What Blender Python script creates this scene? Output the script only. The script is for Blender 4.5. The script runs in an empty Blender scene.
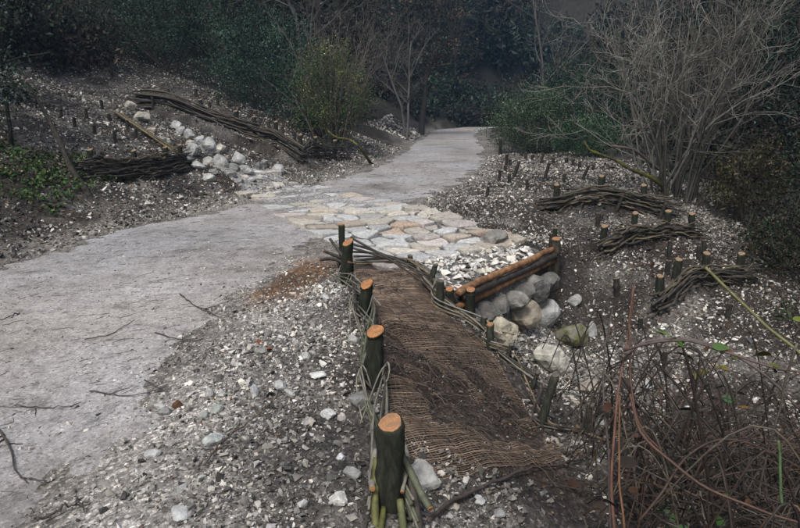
import bpy, bmesh, math, random
import numpy as np
from mathutils import Vector

R = math.radians
rng = np.random.default_rng(11)
random.seed(11)
scene = bpy.context.scene
COL = scene.collection

# ------------------------------------------------------------------ camera, sky, sun, exposure
CAM_H, PITCH, FPX = 1.65, R(15.0), 600.0
cam_d = bpy.data.cameras.new('camera')
cam = bpy.data.objects.new('camera', cam_d)
COL.objects.link(cam)
cam.location = (0, 0, CAM_H)
cam.rotation_euler = (R(90) - PITCH, 0, 0)
cam_d.sensor_width = 36.0
cam_d.lens = FPX / 800 * 36.0
cam_d.clip_start = 0.05
cam_d.clip_end = 1000
scene.camera = cam

SUN_EL, SUN_AZ = R(58), R(205)
world = bpy.data.worlds.new('World')
scene.world = world
world.use_nodes = True
wn, wl_ = world.node_tree.nodes, world.node_tree.links
wn.clear()
w_out = wn.new('ShaderNodeOutputWorld')
w_bg = wn.new('ShaderNodeBackground')
w_sky = wn.new('ShaderNodeTexSky')
w_sky.sky_type = 'NISHITA'
w_sky.sun_disc = False
w_sky.sun_elevation = SUN_EL
w_sky.sun_rotation = SUN_AZ
w_sky.air_density = 1.0
w_sky.dust_density = 4.0
w_hsv = wn.new('ShaderNodeHueSaturation')
w_hsv.inputs['Saturation'].default_value = 0.6
wl_.new(w_sky.outputs[0], w_hsv.inputs['Color'])
wl_.new(w_hsv.outputs[0], w_bg.inputs['Color'])
w_bg.inputs['Strength'].default_value = 0.105
wl_.new(w_bg.outputs[0], w_out.inputs['Surface'])

sun_d = bpy.data.lights.new('sun', 'SUN')
sun = bpy.data.objects.new('sun', sun_d)
COL.objects.link(sun)
sun_d.energy = 1.5
sun_d.angle = R(16)
sun_d.color = (1.0, 0.97, 0.93)
sun.location = (0, 0, 30)
sdir = Vector((math.sin(SUN_AZ) * math.cos(SUN_EL), math.cos(SUN_AZ) * math.cos(SUN_EL), math.sin(SUN_EL)))
sun.rotation_euler = sdir.to_track_quat('Z', 'Y').to_euler()

scene.render.engine = 'CYCLES'
scene.view_settings.view_transform = 'Standard'
scene.view_settings.look = 'None'
scene.view_settings.exposure = 0.86
scene.view_settings.gamma = 1.0
scene.cycles.use_denoising = True
scene.cycles.use_adaptive_sampling = False
scene.cycles.max_bounces = 6
scene.cycles.diffuse_bounces = 3
scene.cycles.glossy_bounces = 2
scene.cycles.transmission_bounces = 2
scene.cycles.transparent_max_bounces = 4
scene.cycles.volume_bounces = 1

# ------------------------------------------------------------------ noise
def _hash(i, j, s):
    n = (i * 374761393 + j * 668265263 + s * 1442695041) & 0xFFFFFFFF
    n = ((n ^ (n >> 13)) * 1274126177) & 0xFFFFFFFF
    n = n ^ (n >> 16)
    return (n & 0xFFFF) / 65535.0

def vnoise(x, y, f=1.0, s=0):
    x = np.asarray(x, float) * f + 137.3
    y = np.asarray(y, float) * f + 91.7
    i = np.floor(x).astype(np.int64); j = np.floor(y).astype(np.int64)
    u = x - i; v = y - j
    u = u * u * (3 - 2 * u); v = v * v * (3 - 2 * v)
    a = _hash(i, j, s); b = _hash(i + 1, j, s); c = _hash(i, j + 1, s); d = _hash(i + 1, j + 1, s)
    return (a * (1 - u) + b * u) * (1 - v) + (c * (1 - u) + d * u) * v - 0.5

def fbm(x, y, f, o=4, s=0):
    t = 0; a = 1
    for k in range(o):
        t = t + a * vnoise(x, y, f, s + k * 7); f *= 2.07; a *= 0.5
    return t

def sstep(a, b, x):
    t = np.clip((np.asarray(x, float) - a) / (b - a), 0, 1)
    return t * t * (3 - 2 * t)

# ------------------------------------------------------------------ terrain
PY = [-20, 0, 5, 7.3, 9.5, 11.8, 15, 18, 24, 34, 39, 43, 47, 60, 130]
PX = [-3.2, -2.95, -2.9, -2.45, -1.55, -.5, .45, 1.05, 1.85, 2.9, 3.6, 5.2, 9.0, 30, 140]
_fy = np.linspace(-20, 130, 3001)
_fx = np.interp(_fy, PY, PX)
_k = np.hanning(41); _k /= _k.sum()
_fx = np.convolve(np.pad(_fx, 20, mode='edge'), _k, mode='valid')
HW = 1.6
def xc(y): return np.interp(y, _fy, _fx)

FENCE = np.array([(-.05, 2.25), (-.16, 3.28), (-.28, 4.39), (-.5, 5.33), (-.6, 6.2)])
def xf(y): return np.interp(y, [0, 2.25, 3.28, 4.39, 5.33, 6.2, 7], [.1, -.05, -.16, -.28, -.5, -.6, -.6])

def base_h(x, y):
    x = np.asarray(x, float); y = np.asarray(y, float)
    c = xc(y)
    L = c - HW - x
    Rr = x - c - HW
    sl = np.interp(y, [0, 5, 8, 12, 17, 24, 40], [.42, .45, .42, .33, .27, .42, .55])
    Ls = np.where(L > 0, np.sqrt(np.maximum(L, 0) ** 2 + .16) - .4, 0)
    z = sl * np.minimum(Ls, 8) + .55 * np.maximum(Ls - 8, 0)
    Rs = np.maximum(Rr, 0)
    z = z + .035 * np.minimum(Rs, 4) * sstep(8, 11, y) + .42 * (np.sqrt(np.maximum(Rs - 6.3, 0) ** 2 + .25) - .5)
    far = np.maximum(y - 44, 0)
    gap = 1 - np.clip(np.abs(x - (.24 * y)) / (3 + .09 * y), 0, 1)      # the valley goes on to the right of the bend
    z = z * (1 - sstep(44, 70, y)) + sstep(44, 70, y) * np.minimum(z, 9 + .3 * z)
    z = z + .48 * (np.sqrt(far ** 2 + 9) - 3) * (1 - sstep(0, .9, gap)) * (1 - .45 * sstep(120, 200, y))
    z = z + .75 * (np.sqrt(np.maximum(y - 165, 0) ** 2 + 100) - 10)
    return np.minimum(z, 60 + .4 * z)

CP = []
for yy in np.arange(-2, 17, 1.6):
    for off in (-HW, 0, HW):
        CP.append((float(xc(yy)) + off, yy, 0))
for fx_, fy_ in FENCE: CP.append((fx_, fy_, .03))
CP += [(.05, .5, .02), (-.6, 2.2, .06), (-.75, 3.3, .08), (-.85, 4.4, .07), (-1, 5.2, .04),
       (.35, 5.0, -.12), (.74, 4.6, -.32), (.93, 3.6, -.42), (1.15, 3.0, -.5), (1.0, 2, -.42), (.5, 1, -.15), (.45, 3.4, -.16), (.35, 4.2, -.12),
       (.05, 6.1, -.02), (.52, 5.43, -.14), (1.18, 6.3, -.16), (1.85, 7.2, -.14), (-.2, 7.3, -.02), (.6, 7.0, -.08), (1.0, 8.0, -.06),
       (1.7, 5.5, -.88), (2.2, 5.0, -1.0), (2.0, 4.2, -.98), (2.6, 3.8, -1.12), (3.5, 3.5, -1.25), (4, 2, -1.5), (2, 2.5, -.95), (1.6, 3.6, -.74), (2.6, 5.6, -.92),
       (2.1, 6.5, -.7), (2.9, 6.6, -.6), (4.0, 6.9, -.55), (2.9, 5.7, -.85), (4.5, 5.5, -.95), (4, 4.5, -1.12),
       (2.7, 7.7, -.27), (4, 7.9, -.27), (2.3, 9.1, -.02), (4, 9.2, -.02), (2.2, 8.2, -.12), (1.2, 9, 0), (3, 10.5, .1), (4.5, 11, .1), (2, 12, .08), (4, 13, .15),
       (6, 5, -1.0), (6, 7, -.6), (6, 9, -.3), (5.5, 12, .05), (8, 5, -.6), (8, 8, -.1), (8, 11, .4), (6, 2, -1.4), (9, 2, -.6), (2, 0, -.7), (4, -1, -1.2), (0.6, -1, 0)]
for yy in (3, 6, 9, 12, 15): CP.append((11.0, yy, float(base_h(11.0, yy))))
for xx in (2.5, 5, 8): CP.append((xx, 17.0, float(base_h(xx, 17.0))))
CP = np.array(CP, float)
_res = CP[:, 2] - base_h(CP[:, 0], CP[:, 1])
def _U(r2): return np.where(r2 > 1e-12, r2 * np.log(np.maximum(r2, 1e-12)), 0)
_n = len(CP)
_K = _U(((CP[:, None, :2] - CP[None, :, :2]) ** 2).sum(-1)) + np.eye(_n) * .02
_P = np.c_[np.ones(_n), CP[:, :2]]
_A = np.block([[_K, _P], [_P.T, np.zeros((3, 3))]])
_W = np.linalg.solve(_A, np.r_[_res, 0, 0, 0])

SILL = np.array([(.52, 5.43), (1.85, 7.2)])
_sd = (SILL[1] - SILL[0]); SLEN = float(np.hypot(*_sd)); _sd = _sd / SLEN
_sn = np.array([_sd[1], -_sd[0]])          # points downstream, towards the gully

STEPS = []   # polylines of retained soil: (points, height, decay uphill, side)
def step_h(x, y):
    z = np.zeros_like(x)
    for a, b, h, dec in STEPS:
        a = np.array(a); b = np.array(b); d = b - a; ln = np.hypot(*d); d = d / ln
        n = np.array([-d[1], d[0]])
        s = (x - a[0]) * d[0] + (y - a[1]) * d[1]
        q = (x - a[0]) * n[0] + (y - a[1]) * n[1]
        win = sstep(-.35, .1, s) * (1 - sstep(ln - .1, ln + .35, s))
        z = z + win * h * np.where(q > 0, sstep(0, .12, q) * np.exp(-np.maximum(q - .12, 0) / dec), 0)
    return z

def H(x, y, rough=True):
    x = np.atleast_1d(np.asarray(x, float)); y = np.atleast_1d(np.asarray(y, float))
    shp = x.shape; x = x.ravel(); y = y.ravel()
    z = base_h(x, y)
    c = xc(y)
    win = sstep(c - HW - .6, c - HW, x) * (1 - sstep(9, 12, x)) * sstep(-4, -1, y) * (1 - sstep(15.5, 18.5, y))
    idx = np.nonzero(win > 0)[0]
    for k in range(0, len(idx), 20000):
        ii = idx[k:k + 20000]
        r2 = (x[ii, None] - CP[None, :, 0]) ** 2 + (y[ii, None] - CP[None, :, 1]) ** 2
        t = _U(r2) @ _W[:_n] + _W[_n] + _W[_n + 1] * x[ii] + _W[_n + 2] * y[ii]
        z[ii] += t * win[ii]
    # drop below the timber sill
    s = (x - SILL[0, 0]) * _sd[0] + (y - SILL[0, 1]) * _sd[1]
    q = (x - SILL[0, 0]) * _sn[0] + (y - SILL[0, 1]) * _sn[1]
    w2 = sstep(-.25, .15, s) * (1 - sstep(SLEN - .05, SLEN + .5, s))
    z = z - w2 * np.where(q > .06, .5 * sstep(.06, .12, q) * (1 - sstep(.12, 1.5, q)), 0)
    z = z + step_h(x, y)
    if rough:
        inpath = np.clip(1 - np.maximum(np.abs(x - c) - HW, 0) / .5, 0, 1)
        amp = .12 * (1 - inpath) + .018 * inpath
        near = 1 + .6 * sstep(14, 30, np.abs(y))
        z = z + amp * fbm(x, y, .9, 4, 3) * near + (1 - inpath) * .035 * fbm(x, y, 5, 2, 9)
        z = z + (1 - sstep(HW - .2, HW + .35, np.abs(x - c))) * .02 * fbm(x, y, .55, 3, 31)
    return z.reshape(shp)
def H1(x, y): return float(H([x], [y])[0])

def ray(u, v):
    a = (u - 400) / FPX; b = (v - 264) / FPX
    return np.array([a, math.cos(PITCH) - b * math.sin(PITCH), -(math.sin(PITCH) + b * math.cos(PITCH))])
_ts = np.concatenate([np.arange(1.2, 12, .015), np.arange(12, 60, .06)])
def pick(u, v):
    d = ray(u, v)
    p = d[None] * _ts[:, None]; p[:, 2] += CAM_H
    below = np.nonzero(p[:, 2] < H(p[:, 0], p[:, 1]))[0]
    return p[below[0]] if len(below) else p[-1]
def at(u, v, t):
    p = ray(u, v) * t; p[2] += CAM_H
    return p
def pixscale(p):       # metres per photo pixel at p
    return (p[1] * math.cos(PITCH) + (CAM_H - p[2]) * math.sin(PITCH)) / FPX

# wattle lines: (a, b) with the retained soil on the left of a->b
W_A = [(2.25, 9.12), (3.0, 9.2), (4.15, 9.05)]
W_B = [(2.62, 7.62), (3.2, 7.95), (4.15, 8.25)]
W_C = [(2.95, 6.5), (3.5, 6.85), (4.3, 7.1)]
def _xy(u, v): p = pick(u, v); return (float(p[0]), float(p[1]))
W_D = [_xy(141, 109), _xy(220, 134), _xy(301, 167)]
W_D2 = [_xy(302, 167), _xy(348, 159)]
W_E = [_xy(86, 180), _xy(140, 178), _xy(189, 169)]
for ln in (W_A, W_B, W_C):
    STEPS.append((ln[0], ln[-1], .16, .7))
STEPS.append((W_D[0], W_D[-1], .25, 1.0))
STEPS.append((W_E[0], W_E[-1], .2, .9))

# ------------------------------------------------------------------ materials
def mat(name, build, rough=.8, spec=.3):
    m = bpy.data.materials.new(name); m.use_nodes = True
    nt = m.node_tree; b = nt.nodes['Principled BSDF']
    b.inputs['Roughness'].default_value = rough
    b.inputs['Specular IOR Level'].default_value = spec
    build(nt, b)
    return m
def N(nt, t, **kw):
    n = nt.nodes.new(t)
    for k, v in kw.items():
        if k in n.inputs: n.inputs[k].default_value = v
        else: setattr(n, k, v)
    return n
def ramp(nt, fac, stops):
    r = nt.nodes.new('ShaderNodeValToRGB')
    el = r.color_ramp.elements
    while len(el) < len(stops): el.new(.5)
    for e, (p, c) in zip(el, stops):
        e.position = p; e.color = (c[0], c[1], c[2], 1) if len(c) == 3 else c
    nt.links.new(fac, r.inputs['Fac'])
    return r.outputs['Color']
def g(v): return (v, v, v)
def mixc(nt, fac, a, b, mode='MIX'):
    m = nt.nodes.new('ShaderNodeMix'); m.data_type = 'RGBA'; m.blend_type = mode
    if isinstance(fac, (int, float)): m.inputs[0].default_value = fac
    else: nt.links.new(fac, m.inputs[0])
    for k, s in ((6, a), (7, b)):
        if isinstance(s, tuple): m.inputs[k].default_value = (*s, 1)
        else: nt.links.new(s, m.inputs[k])
    return m.outputs[2]
def noise(nt, scale, detail=6, rough=.6, coord='Object', vec=None):
    n = N(nt, 'ShaderNodeTexNoise', Scale=scale, Detail=detail, Roughness=rough)
    if vec is None:
        tc = nt.nodes.get('tc') or nt.nodes.new('ShaderNodeTexCoord'); tc.name = 'tc'
        vec = tc.outputs[coord]
    nt.links.new(vec, n.inputs['Vector'])
    return n.outputs['Fac']
def voro(nt, scale, feat='F1', out='Distance'):
    n = N(nt, 'ShaderNodeTexVoronoi', Scale=scale); n.feature = feat
    tc = nt.nodes.get('tc') or nt.nodes.new('ShaderNodeTexCoord'); tc.name = 'tc'
    nt.links.new(tc.outputs['Object'], n.inputs['Vector'])
    return n.outputs[out]
def bump(nt, b, h, strength, dist):
    n = N(nt, 'ShaderNodeBump', Strength=strength, Distance=dist)
    nt.links.new(h, n.inputs['Height']); nt.links.new(n.outputs[0], b.inputs['Normal'])
    return n
def colattr(nt):
    a = nt.nodes.new('ShaderNodeAttribute'); a.attribute_name = 'Col'
    return a.outputs['Color']
def vary(lo, hi, scale, bs=.4, bd=.004, detail=6, bscale=None):
    def f(nt, b):
        nz = noise(nt, scale, detail)
        c = mixc(nt, 1.0, colattr(nt), ramp(nt, nz, [(.3, g(lo)), (.7, g(hi))]), 'MULTIPLY')
        nt.links.new(c, b.inputs['Base Color'])
        bump(nt, b, noise(nt, bscale or scale * 3, 5), bs, bd)
    return f

def _ground(nt, b):
    v1 = voro(nt, 55, out='Color'); v2 = voro(nt, 24, out='Color')
    cell = ramp(nt, v1, [(.0, g(.35)), (.45, g(.75)), (.75, g(1.2)), (1, g(2.6))])
    cell2 = ramp(nt, v2, [(.1, g(.6)), (.9, g(1.35))])
    big = ramp(nt, noise(nt, 1.3, 5), [(.35, g(.6)), (.65, g(1.3))])
    fine = ramp(nt, voro(nt, 170, out='Color'), [(.0, g(.4)), (.5, g(.85)), (.8, g(1.2)), (1, g(2.2))])
    c = mixc(nt, 1.0, colattr(nt), cell, 'MULTIPLY')
    c = mixc(nt, .8, c, cell2, 'MULTIPLY')
    c = mixc(nt, .9, c, fine, 'MULTIPLY')
    c = mixc(nt, .8, c, big, 'MULTIPLY')
    nt.links.new(c, b.inputs['Base Color'])
    bump(nt, b, v1, .8, .015)
M_ground = mat('soil_and_gravel', _ground, .8, .25)

def _path(nt, b):
    v1 = voro(nt, 70, out='Color')
    cell = ramp(nt, v1, [(.0, g(.6)), (.25, g(.9)), (.6, g(1.0)), (1, g(1.4))])
    big = ramp(nt, noise(nt, .7, 6, .65), [(.30, g(.42)), (.46, g(.86)), (.58, g(1.02)), (.7, g(1.2))])
    tc = nt.nodes['tc']
    mp = N(nt, 'ShaderNodeMapping'); mp.inputs['Scale'].default_value = (9, 2.2, 2); mp.inputs['Rotation'].default_value = (0, 0, R(-62))
    nt.links.new(tc.outputs['Object'], mp.inputs['Vector'])
    stre = ramp(nt, noise(nt, 1.6, 7, .7, vec=mp.outputs[0]), [(.35, g(.66)), (.52, g(1.0)), (.75, g(1.08))])
    tint = ramp(nt, noise(nt, .35, 3), [(.35, (.325, .298, .272)), (.65, (.285, .28, .285))])
    c = mixc(nt, 1.0, tint, cell, 'MULTIPLY')
    c = mixc(nt, .8, c, ramp(nt, voro(nt, 190, out='Color'), [(.0, g(.4)), (.3, g(.9)), (.75, g(1.05)), (1, g(1.7))]), 'MULTIPLY')
    c = mixc(nt, 1.0, c, big, 'MULTIPLY')
    c = mixc(nt, .45, c, stre, 'MULTIPLY')
    c = mixc(nt, .9, c, ramp(nt, noise(nt, 7, 6, .7), [(.33, g(.6)), (.5, g(1.0)), (.72, g(1.15))]), 'MULTIPLY')
    c = mixc(nt, ramp(nt, noise(nt, 38, 3, .6), [(.57, g(0)), (.66, g(.8))]), c, (.085, .072, .06))
    nt.links.new(c, b.inputs['Base Color'])
    r = ramp(nt, noise(nt, .7, 6, .65), [(.3, g(.5)), (.6, g(.85))])
    nt.links.new(r, b.inputs['Roughness'])
    h = mixc(nt, .5, v1, noise(nt, 30, 6))
    bump(nt, b, h, .55, .009)
M_path = mat('packed_gravel', _path, .8, .3)

M_stone = mat('limestone', vary(.55, 1.15, 26, .5, .006), .72, .3)
M_boulder = mat('weathered_limestone', vary(.35, 1.3, 7, 1.0, .02, 10, 26), .8, .25)
def _moss_stone(nt, b):
    c = mixc(nt, ramp(nt, noise(nt, 7, 6), [(.42, g(0)), (.6, g(1))]), (.17, .16, .13), (.075, .085, .02))
    nt.links.new(c, b.inputs['Base Color'])
    bump(nt, b, noise(nt, 22, 7), .8, .012)
M_moss = mat('mossy_stone', _moss_stone, .85, .2)
def _bark(nt, b):
    tc = nt.nodes.new('ShaderNodeTexCoord'); tc.name = 'tc'
    mp = N(nt, 'ShaderNodeMapping'); mp.inputs['Scale'].default_value = (1, 1, .25)
    nt.links.new(tc.outputs['Object'], mp.inputs['Vector'])
    nz = noise(nt, 45, 8, .7, vec=mp.outputs[0])
    c = mixc(nt, 1.0, colattr(nt), ramp(nt, nz, [(.3, g(.3)), (.5, g(.9)), (.7, g(2.0))]), 'MULTIPLY')
    c = mixc(nt, ramp(nt, noise(nt, 9, 4), [(.55, g(0)), (.75, g(.6))]), c, (.024, .028, .016))
    nt.links.new(c, b.inputs['Base Color'])
    bump(nt, b, nz, .7, .006)
M_bark = mat('willow_bark', _bark, .85, .2)
def _cut(nt, b):
    tc = nt.nodes.new('ShaderNodeTexCoord'); tc.name = 'tc'
    w = N(nt, 'ShaderNodeTexWave', Scale=28.0, Distortion=3.0, Detail=3.0); w.wave_type = 'RINGS'; w.rings_direction = 'Z'
    nt.links.new(tc.outputs['Object'], w.inputs['Vector'])
    c = ramp(nt, w.outputs['Fac'], [(.1, (.30, .125, .042)), (.9, (.40, .185, .065))])
    c = mixc(nt, ramp(nt, noise(nt, 30, 5), [(.42, g(0)), (.66, g(.85))]), c, (.16, .085, .045))
    nt.links.new(c, b.inputs['Base Color'])
    oi = N(nt, 'ShaderNodeObjectInfo')
    c = mixc(nt, ramp(nt, oi.outputs['Random'], [(.1, g(.0)), (.9, g(.35))]), c, (.17, .12, .08))
    nt.links.new(c, b.inputs['Base Color'])
    bump(nt, b, noise(nt, 90, 4), .5, .005)
M_cut = mat('fresh_cut_wood', _cut, .6, .3)
M_twig = mat('twig_bark', vary(.6, 1.3, 30, .4, .003), .7, .3)
M_log = mat('peeled_log', vary(.18, 1.35, 9, .8, .01, 9, 40), .6, .35)
M_leaf = mat('leaf', vary(.75, 1.2, 12, .1, .002), .6, .18)
M_dead = mat('dead_leaf', vary(.7, 1.2, 20, .2, .003), .75, .2)
M_coir = mat('coir_twine', vary(.55, 1.35, 12, .3, .002), .9, .1)
M_wattle = mat('woven_willow', vary(.45, 1.4, 18, .5, .004, 7), .65, .35)
def _mosslimb(nt, b):
    c = mixc(nt, ramp(nt, noise(nt, 8, 6), [(.4, g(0)), (.6, g(1))]), (.05, .04, .025), (.10, .105, .02))
    nt.links.new(c, b.inputs['Base Color'])
    bump(nt, b, noise(nt, 60, 6), .8, .01)
M_mosslimb = mat('mossy_bark', _mosslimb, .9, .15)

# ------------------------------------------------------------------ mesh helpers
class Geo:
    def __init__(s): s.V = []; s.C = []; s.T = []; s.Q = []; s.n = 0
    def add(s, V, tris=None, quads=None, col=(.2, .2, .2)):
        V = np.asarray(V, float).reshape(-1, 3)
        s.V.append(V)
        c = np.asarray(col, float)
        s.C.append(np.broadcast_to(c, (len(V), 3)) if c.ndim == 1 else c)
        if tris is not None and len(tris): s.T.append(np.asarray(tris, np.int64).reshape(-1, 3) + s.n)
        if quads is not None and len(quads): s.Q.append(np.asarray(quads, np.int64).reshape(-1, 4) + s.n)
        s.n += len(V)
    def mesh(s, name, mats, smooth=False, origin=(0, 0, 0)):
        V = np.concatenate(s.V) - np.asarray(origin, float); C = np.concatenate(s.C)
        T = np.concatenate(s.T) if s.T else np.zeros((0, 3), np.int64)
        Q = np.concatenate(s.Q) if s.Q else np.zeros((0, 4), np.int64)
        me = bpy.data.meshes.new(name)
        me.vertices.add(len(V)); me.vertices.foreach_set('co', V.astype(np.float32).ravel())
        nl = T.size + Q.size
        me.loops.add(nl); me.loops.foreach_set('vertex_index', np.r_[T.ravel(), Q.ravel()].astype(np.int32))
        me.polygons.add(len(T) + len(Q))
        st = np.r_[np.arange(len(T)) * 3, T.size + np.arange(len(Q)) * 4].astype(np.int32)
        me.polygons.foreach_set('loop_start', st)
        me.update(calc_edges=True)
        a = me.color_attributes.new('Col', 'FLOAT_COLOR', 'POINT')
        a.data.foreach_set('color', np.c_[C, np.ones(len(C))].astype(np.float32).ravel())
        me.polygons.foreach_set('use_smooth', np.full(len(T) + len(Q), smooth, bool))
        for m in (mats if isinstance(mats, (list, tuple)) else [mats]): me.materials.append(m)
        return me

WL = {}
def link(name, data, parent=None, loc=(0, 0, 0)):
    o = bpy.data.objects.new(name, data); COL.objects.link(o)
    loc = np.asarray(loc, float)
    WL[o] = loc
    if parent is not None:
        o.parent = parent; o.location = loc - WL[parent]
    else:
        o.location = loc
    return o
def tag(o, label=None, cat=None, group=None, kind=None):
    if label: o['label'] = label
    if cat: o['category'] = cat
    if group: o['group'] = group
    if kind: o['kind'] = kind
    return o

def tube(P, rad, sides=6, cap=True):
    P = np.asarray(P, float); n = len(P)
    rad = np.broadcast_to(np.asarray(rad, float), (n,))
    T = np.gradient(P, axis=0); T /= np.linalg.norm(T, axis=1)[:, None] + 1e-9
    m = T.mean(0); ref = np.eye(3)[np.argmin(np.abs(m))]
    U = np.cross(T, ref); U /= np.linalg.norm(U, axis=1)[:, None] + 1e-9
    W = np.cross(T, U)
    a = np.arange(sides) / sides * 2 * np.pi
    V = P[:, None] + rad[:, None, None] * (np.cos(a)[None, :, None] * U[:, None] + np.sin(a)[None, :, None] * W[:, None])
    V = V.reshape(-1, 3)
    i = np.arange(n - 1)[:, None] * sides; k = np.arange(sides)[None]; k2 = (k + 1) % sides
    Q = np.stack([i + k, i + k2, i + sides + k2, i + sides + k], -1).reshape(-1, 4)
    tris = np.zeros((0, 3), np.int64)
    if cap:
        V = np.r_[V, P[:1], P[-1:]]
        c0, c1 = n * sides, n * sides + 1
        kk = np.arange(sides); k3 = (kk + 1) % sides
        tris = np.r_[np.stack([np.full(sides, c0), k3, kk], -1), np.stack([np.full(sides, c1), (n - 1) * sides + kk, (n - 1) * sides + k3], -1)]
    return V, tris, Q

def spline(P, n):
    P = np.asarray(P, float)
    if len(P) == 2: return P[0] + (P[1] - P[0]) * np.linspace(0, 1, n)[:, None]
    d = np.r_[0, np.cumsum(np.linalg.norm(np.diff(P, axis=0), axis=1))]
    Pp = np.r_[[2 * P[0] - P[1]], P, [2 * P[-1] - P[-2]]]
    out = []
    for s in np.linspace(0, d[-1], n):
        i = min(max(np.searchsorted(d, s) - 1, 0), len(P) - 2)
        t = (s - d[i]) / (d[i + 1] - d[i] + 1e-9)
        a, b, c, e = Pp[i], Pp[i + 1], Pp[i + 2], Pp[i + 3]
        out.append(.5 * (2 * b + (c - a) * t + (2 * a - 5 * b + 4 * c - e) * t * t + (3 * b - a - 3 * c + e) * t ** 3))
    return np.array(out)

def wob(P, amp, f=1.0):
    n = len(P); k = np.linspace(0, f * n / 4, n)
    o = np.stack([np.interp(k, np.arange(int(k[-1]) + 3), rng.normal(0, amp, int(k[-1]) + 3)) for _ in range(3)], -1)
    return P + o

# ------------------------------------------------------------------ ground sheet
def axis(lo, f0, f1, hi, step, grow=1.12):
    a = list(np.arange(f0, f1 + 1e-6, step))
    s = step; v = f1
    while v < hi: s *= grow; v += s; a.append(v)
    s = step; v = f0
    while v > lo: s *= grow; v -= s; a.insert(0, v)
    return np.array(a)
def sheet(xs, ys, zf):
    X, Y = np.meshgrid(xs, ys)
    Z = zf(X, Y)
    nx, ny = len(xs), len(ys)
    i = np.arange(ny - 1)[:, None] * nx + np.arange(nx - 1)[None]
    Q = np.stack([i, i + 1, i + nx + 1, i + nx], -1).reshape(-1, 4)
    return np.stack([X, Y, Z], -1).reshape(-1, 3), Q

def ground_col(x, y):
    c = xc(y); Rr = x - c - HW; L = c - HW - x
    n1 = fbm(x, y, 1.4, 4, 50); n2 = fbm(x, y, 4, 3, 60)
    soil = np.array([.036, .029, .023]); grav = np.array([.135, .123, .108]); brown = np.array([.046, .029, .02])
    forest = np.array([.028, .025, .018]); rust = np.array([.15, .088, .05])
    k = sstep(-.25, .35, n1 + .5 * n2)[:, None]
    col = soil * (1 - k) + grav * k
    # beside the path the gravel is paler
    k = ((1 - sstep(.1, .6, np.abs(np.abs(x - c) - HW))) * .8 * (1 - sstep(36, 42, y)))[:, None]
    col = col * (1 - k) + grav * 1.6 * k
    k = ((1 - sstep(.2, 1.1, Rr + .5 * n1)) * sstep(-.3, .1, Rr) * (1 - sstep(6, 7, y)) * .8)[:, None]
    col = col * (1 - k) + np.array([.28, .262, .24]) * k
    # under the netting
    q = x - xf(y)
    k = (sstep(.0, .12, q) * (1 - sstep(1.0, 1.3, q)) * sstep(2.3, 2.7, y) * (1 - sstep(5.9, 6.5, y)) * .85)[:, None]
    col = col * (1 - k) + brown * k
    k = (np.exp(-((x - np.interp(y, [2.6, 4, 5.5, 6.6], [2.1, 2.0, 1.7, 1.6])) / .6) ** 2) * sstep(2, 3, y) * (1 - sstep(6.3, 6.9, y)) * sstep(.9, 1.2, q))[:, None]
    col = col * (1 - k) + np.array([.2, .19, .17]) * k
    # rust coloured earth at the shoulder
    k = (sstep(-.12, .08, Rr + .12 * n2) * (1 - sstep(.35, .7, Rr + .3 * n1)) * sstep(4.5, 5.1, y) * (1 - sstep(6.0, 6.7, y)))[:, None]
    col = col * (1 - k) + rust * k
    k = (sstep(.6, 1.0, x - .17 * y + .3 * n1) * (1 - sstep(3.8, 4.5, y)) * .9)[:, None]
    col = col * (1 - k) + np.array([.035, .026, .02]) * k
    k = (sstep(.06, .42, fbm(x, y, 1.3, 4, 201)) * .7)[:, None] * sstep(.1, 1.0, np.abs(x - c) - HW)[:, None]
    col = col * (1 - k) + np.array([.03, .027, .026]) * k
    # woodland floor
    k = np.maximum(sstep(8.6, 10.3, L + n1), np.maximum(sstep(4.7, 6.2, Rr + n1 * .8), np.maximum(sstep(18, 22, y) * sstep(.6, 1.5, np.maximum(L, Rr)), sstep(41, 44, y))))
    k = np.maximum(k, sstep(.8, 1.8, L + .6 * n1) * (1 - sstep(8.6, 10, y)))[:, None]
    col = col * (1 - k) + forest * k
    return col

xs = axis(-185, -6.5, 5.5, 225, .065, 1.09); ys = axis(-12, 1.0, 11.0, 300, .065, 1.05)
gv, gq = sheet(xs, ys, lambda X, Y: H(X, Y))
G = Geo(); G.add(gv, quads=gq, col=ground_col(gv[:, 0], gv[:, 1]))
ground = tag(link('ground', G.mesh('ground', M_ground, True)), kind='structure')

# packed gravel path, its edges dipping into the soil
py = axis(-6, 1.0, 14, 44, .07, 1.04); pu = np.linspace(-HW - .35, HW + .35, 60)
PU, PYY = np.meshgrid(pu, py)
PXX = xc(PYY) + PU
edge = HW - .1 + .3 * fbm(PXX, PYY, .8, 3, 71) + .25 * fbm(PXX, PYY, 3.2, 3, 72) + .3 * vnoise(PXX, PYY, 9, 73)
PZ = H(PXX, PYY) + .012 - .07 * sstep(-.3, .25, np.abs(PU) - edge) 
nx = len(pu); i = np.arange(len(py) - 1)[:, None] * nx + np.arange(nx - 1)[None]
G = Geo(); G.add(np.stack([PXX, PYY, PZ], -1).reshape(-1, 3), quads=np.stack([i, i + 1, i + nx + 1, i + nx], -1).reshape(-1, 4))
path = tag(link('path', G.mesh('path', M_path, True)), kind='structure')

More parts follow.
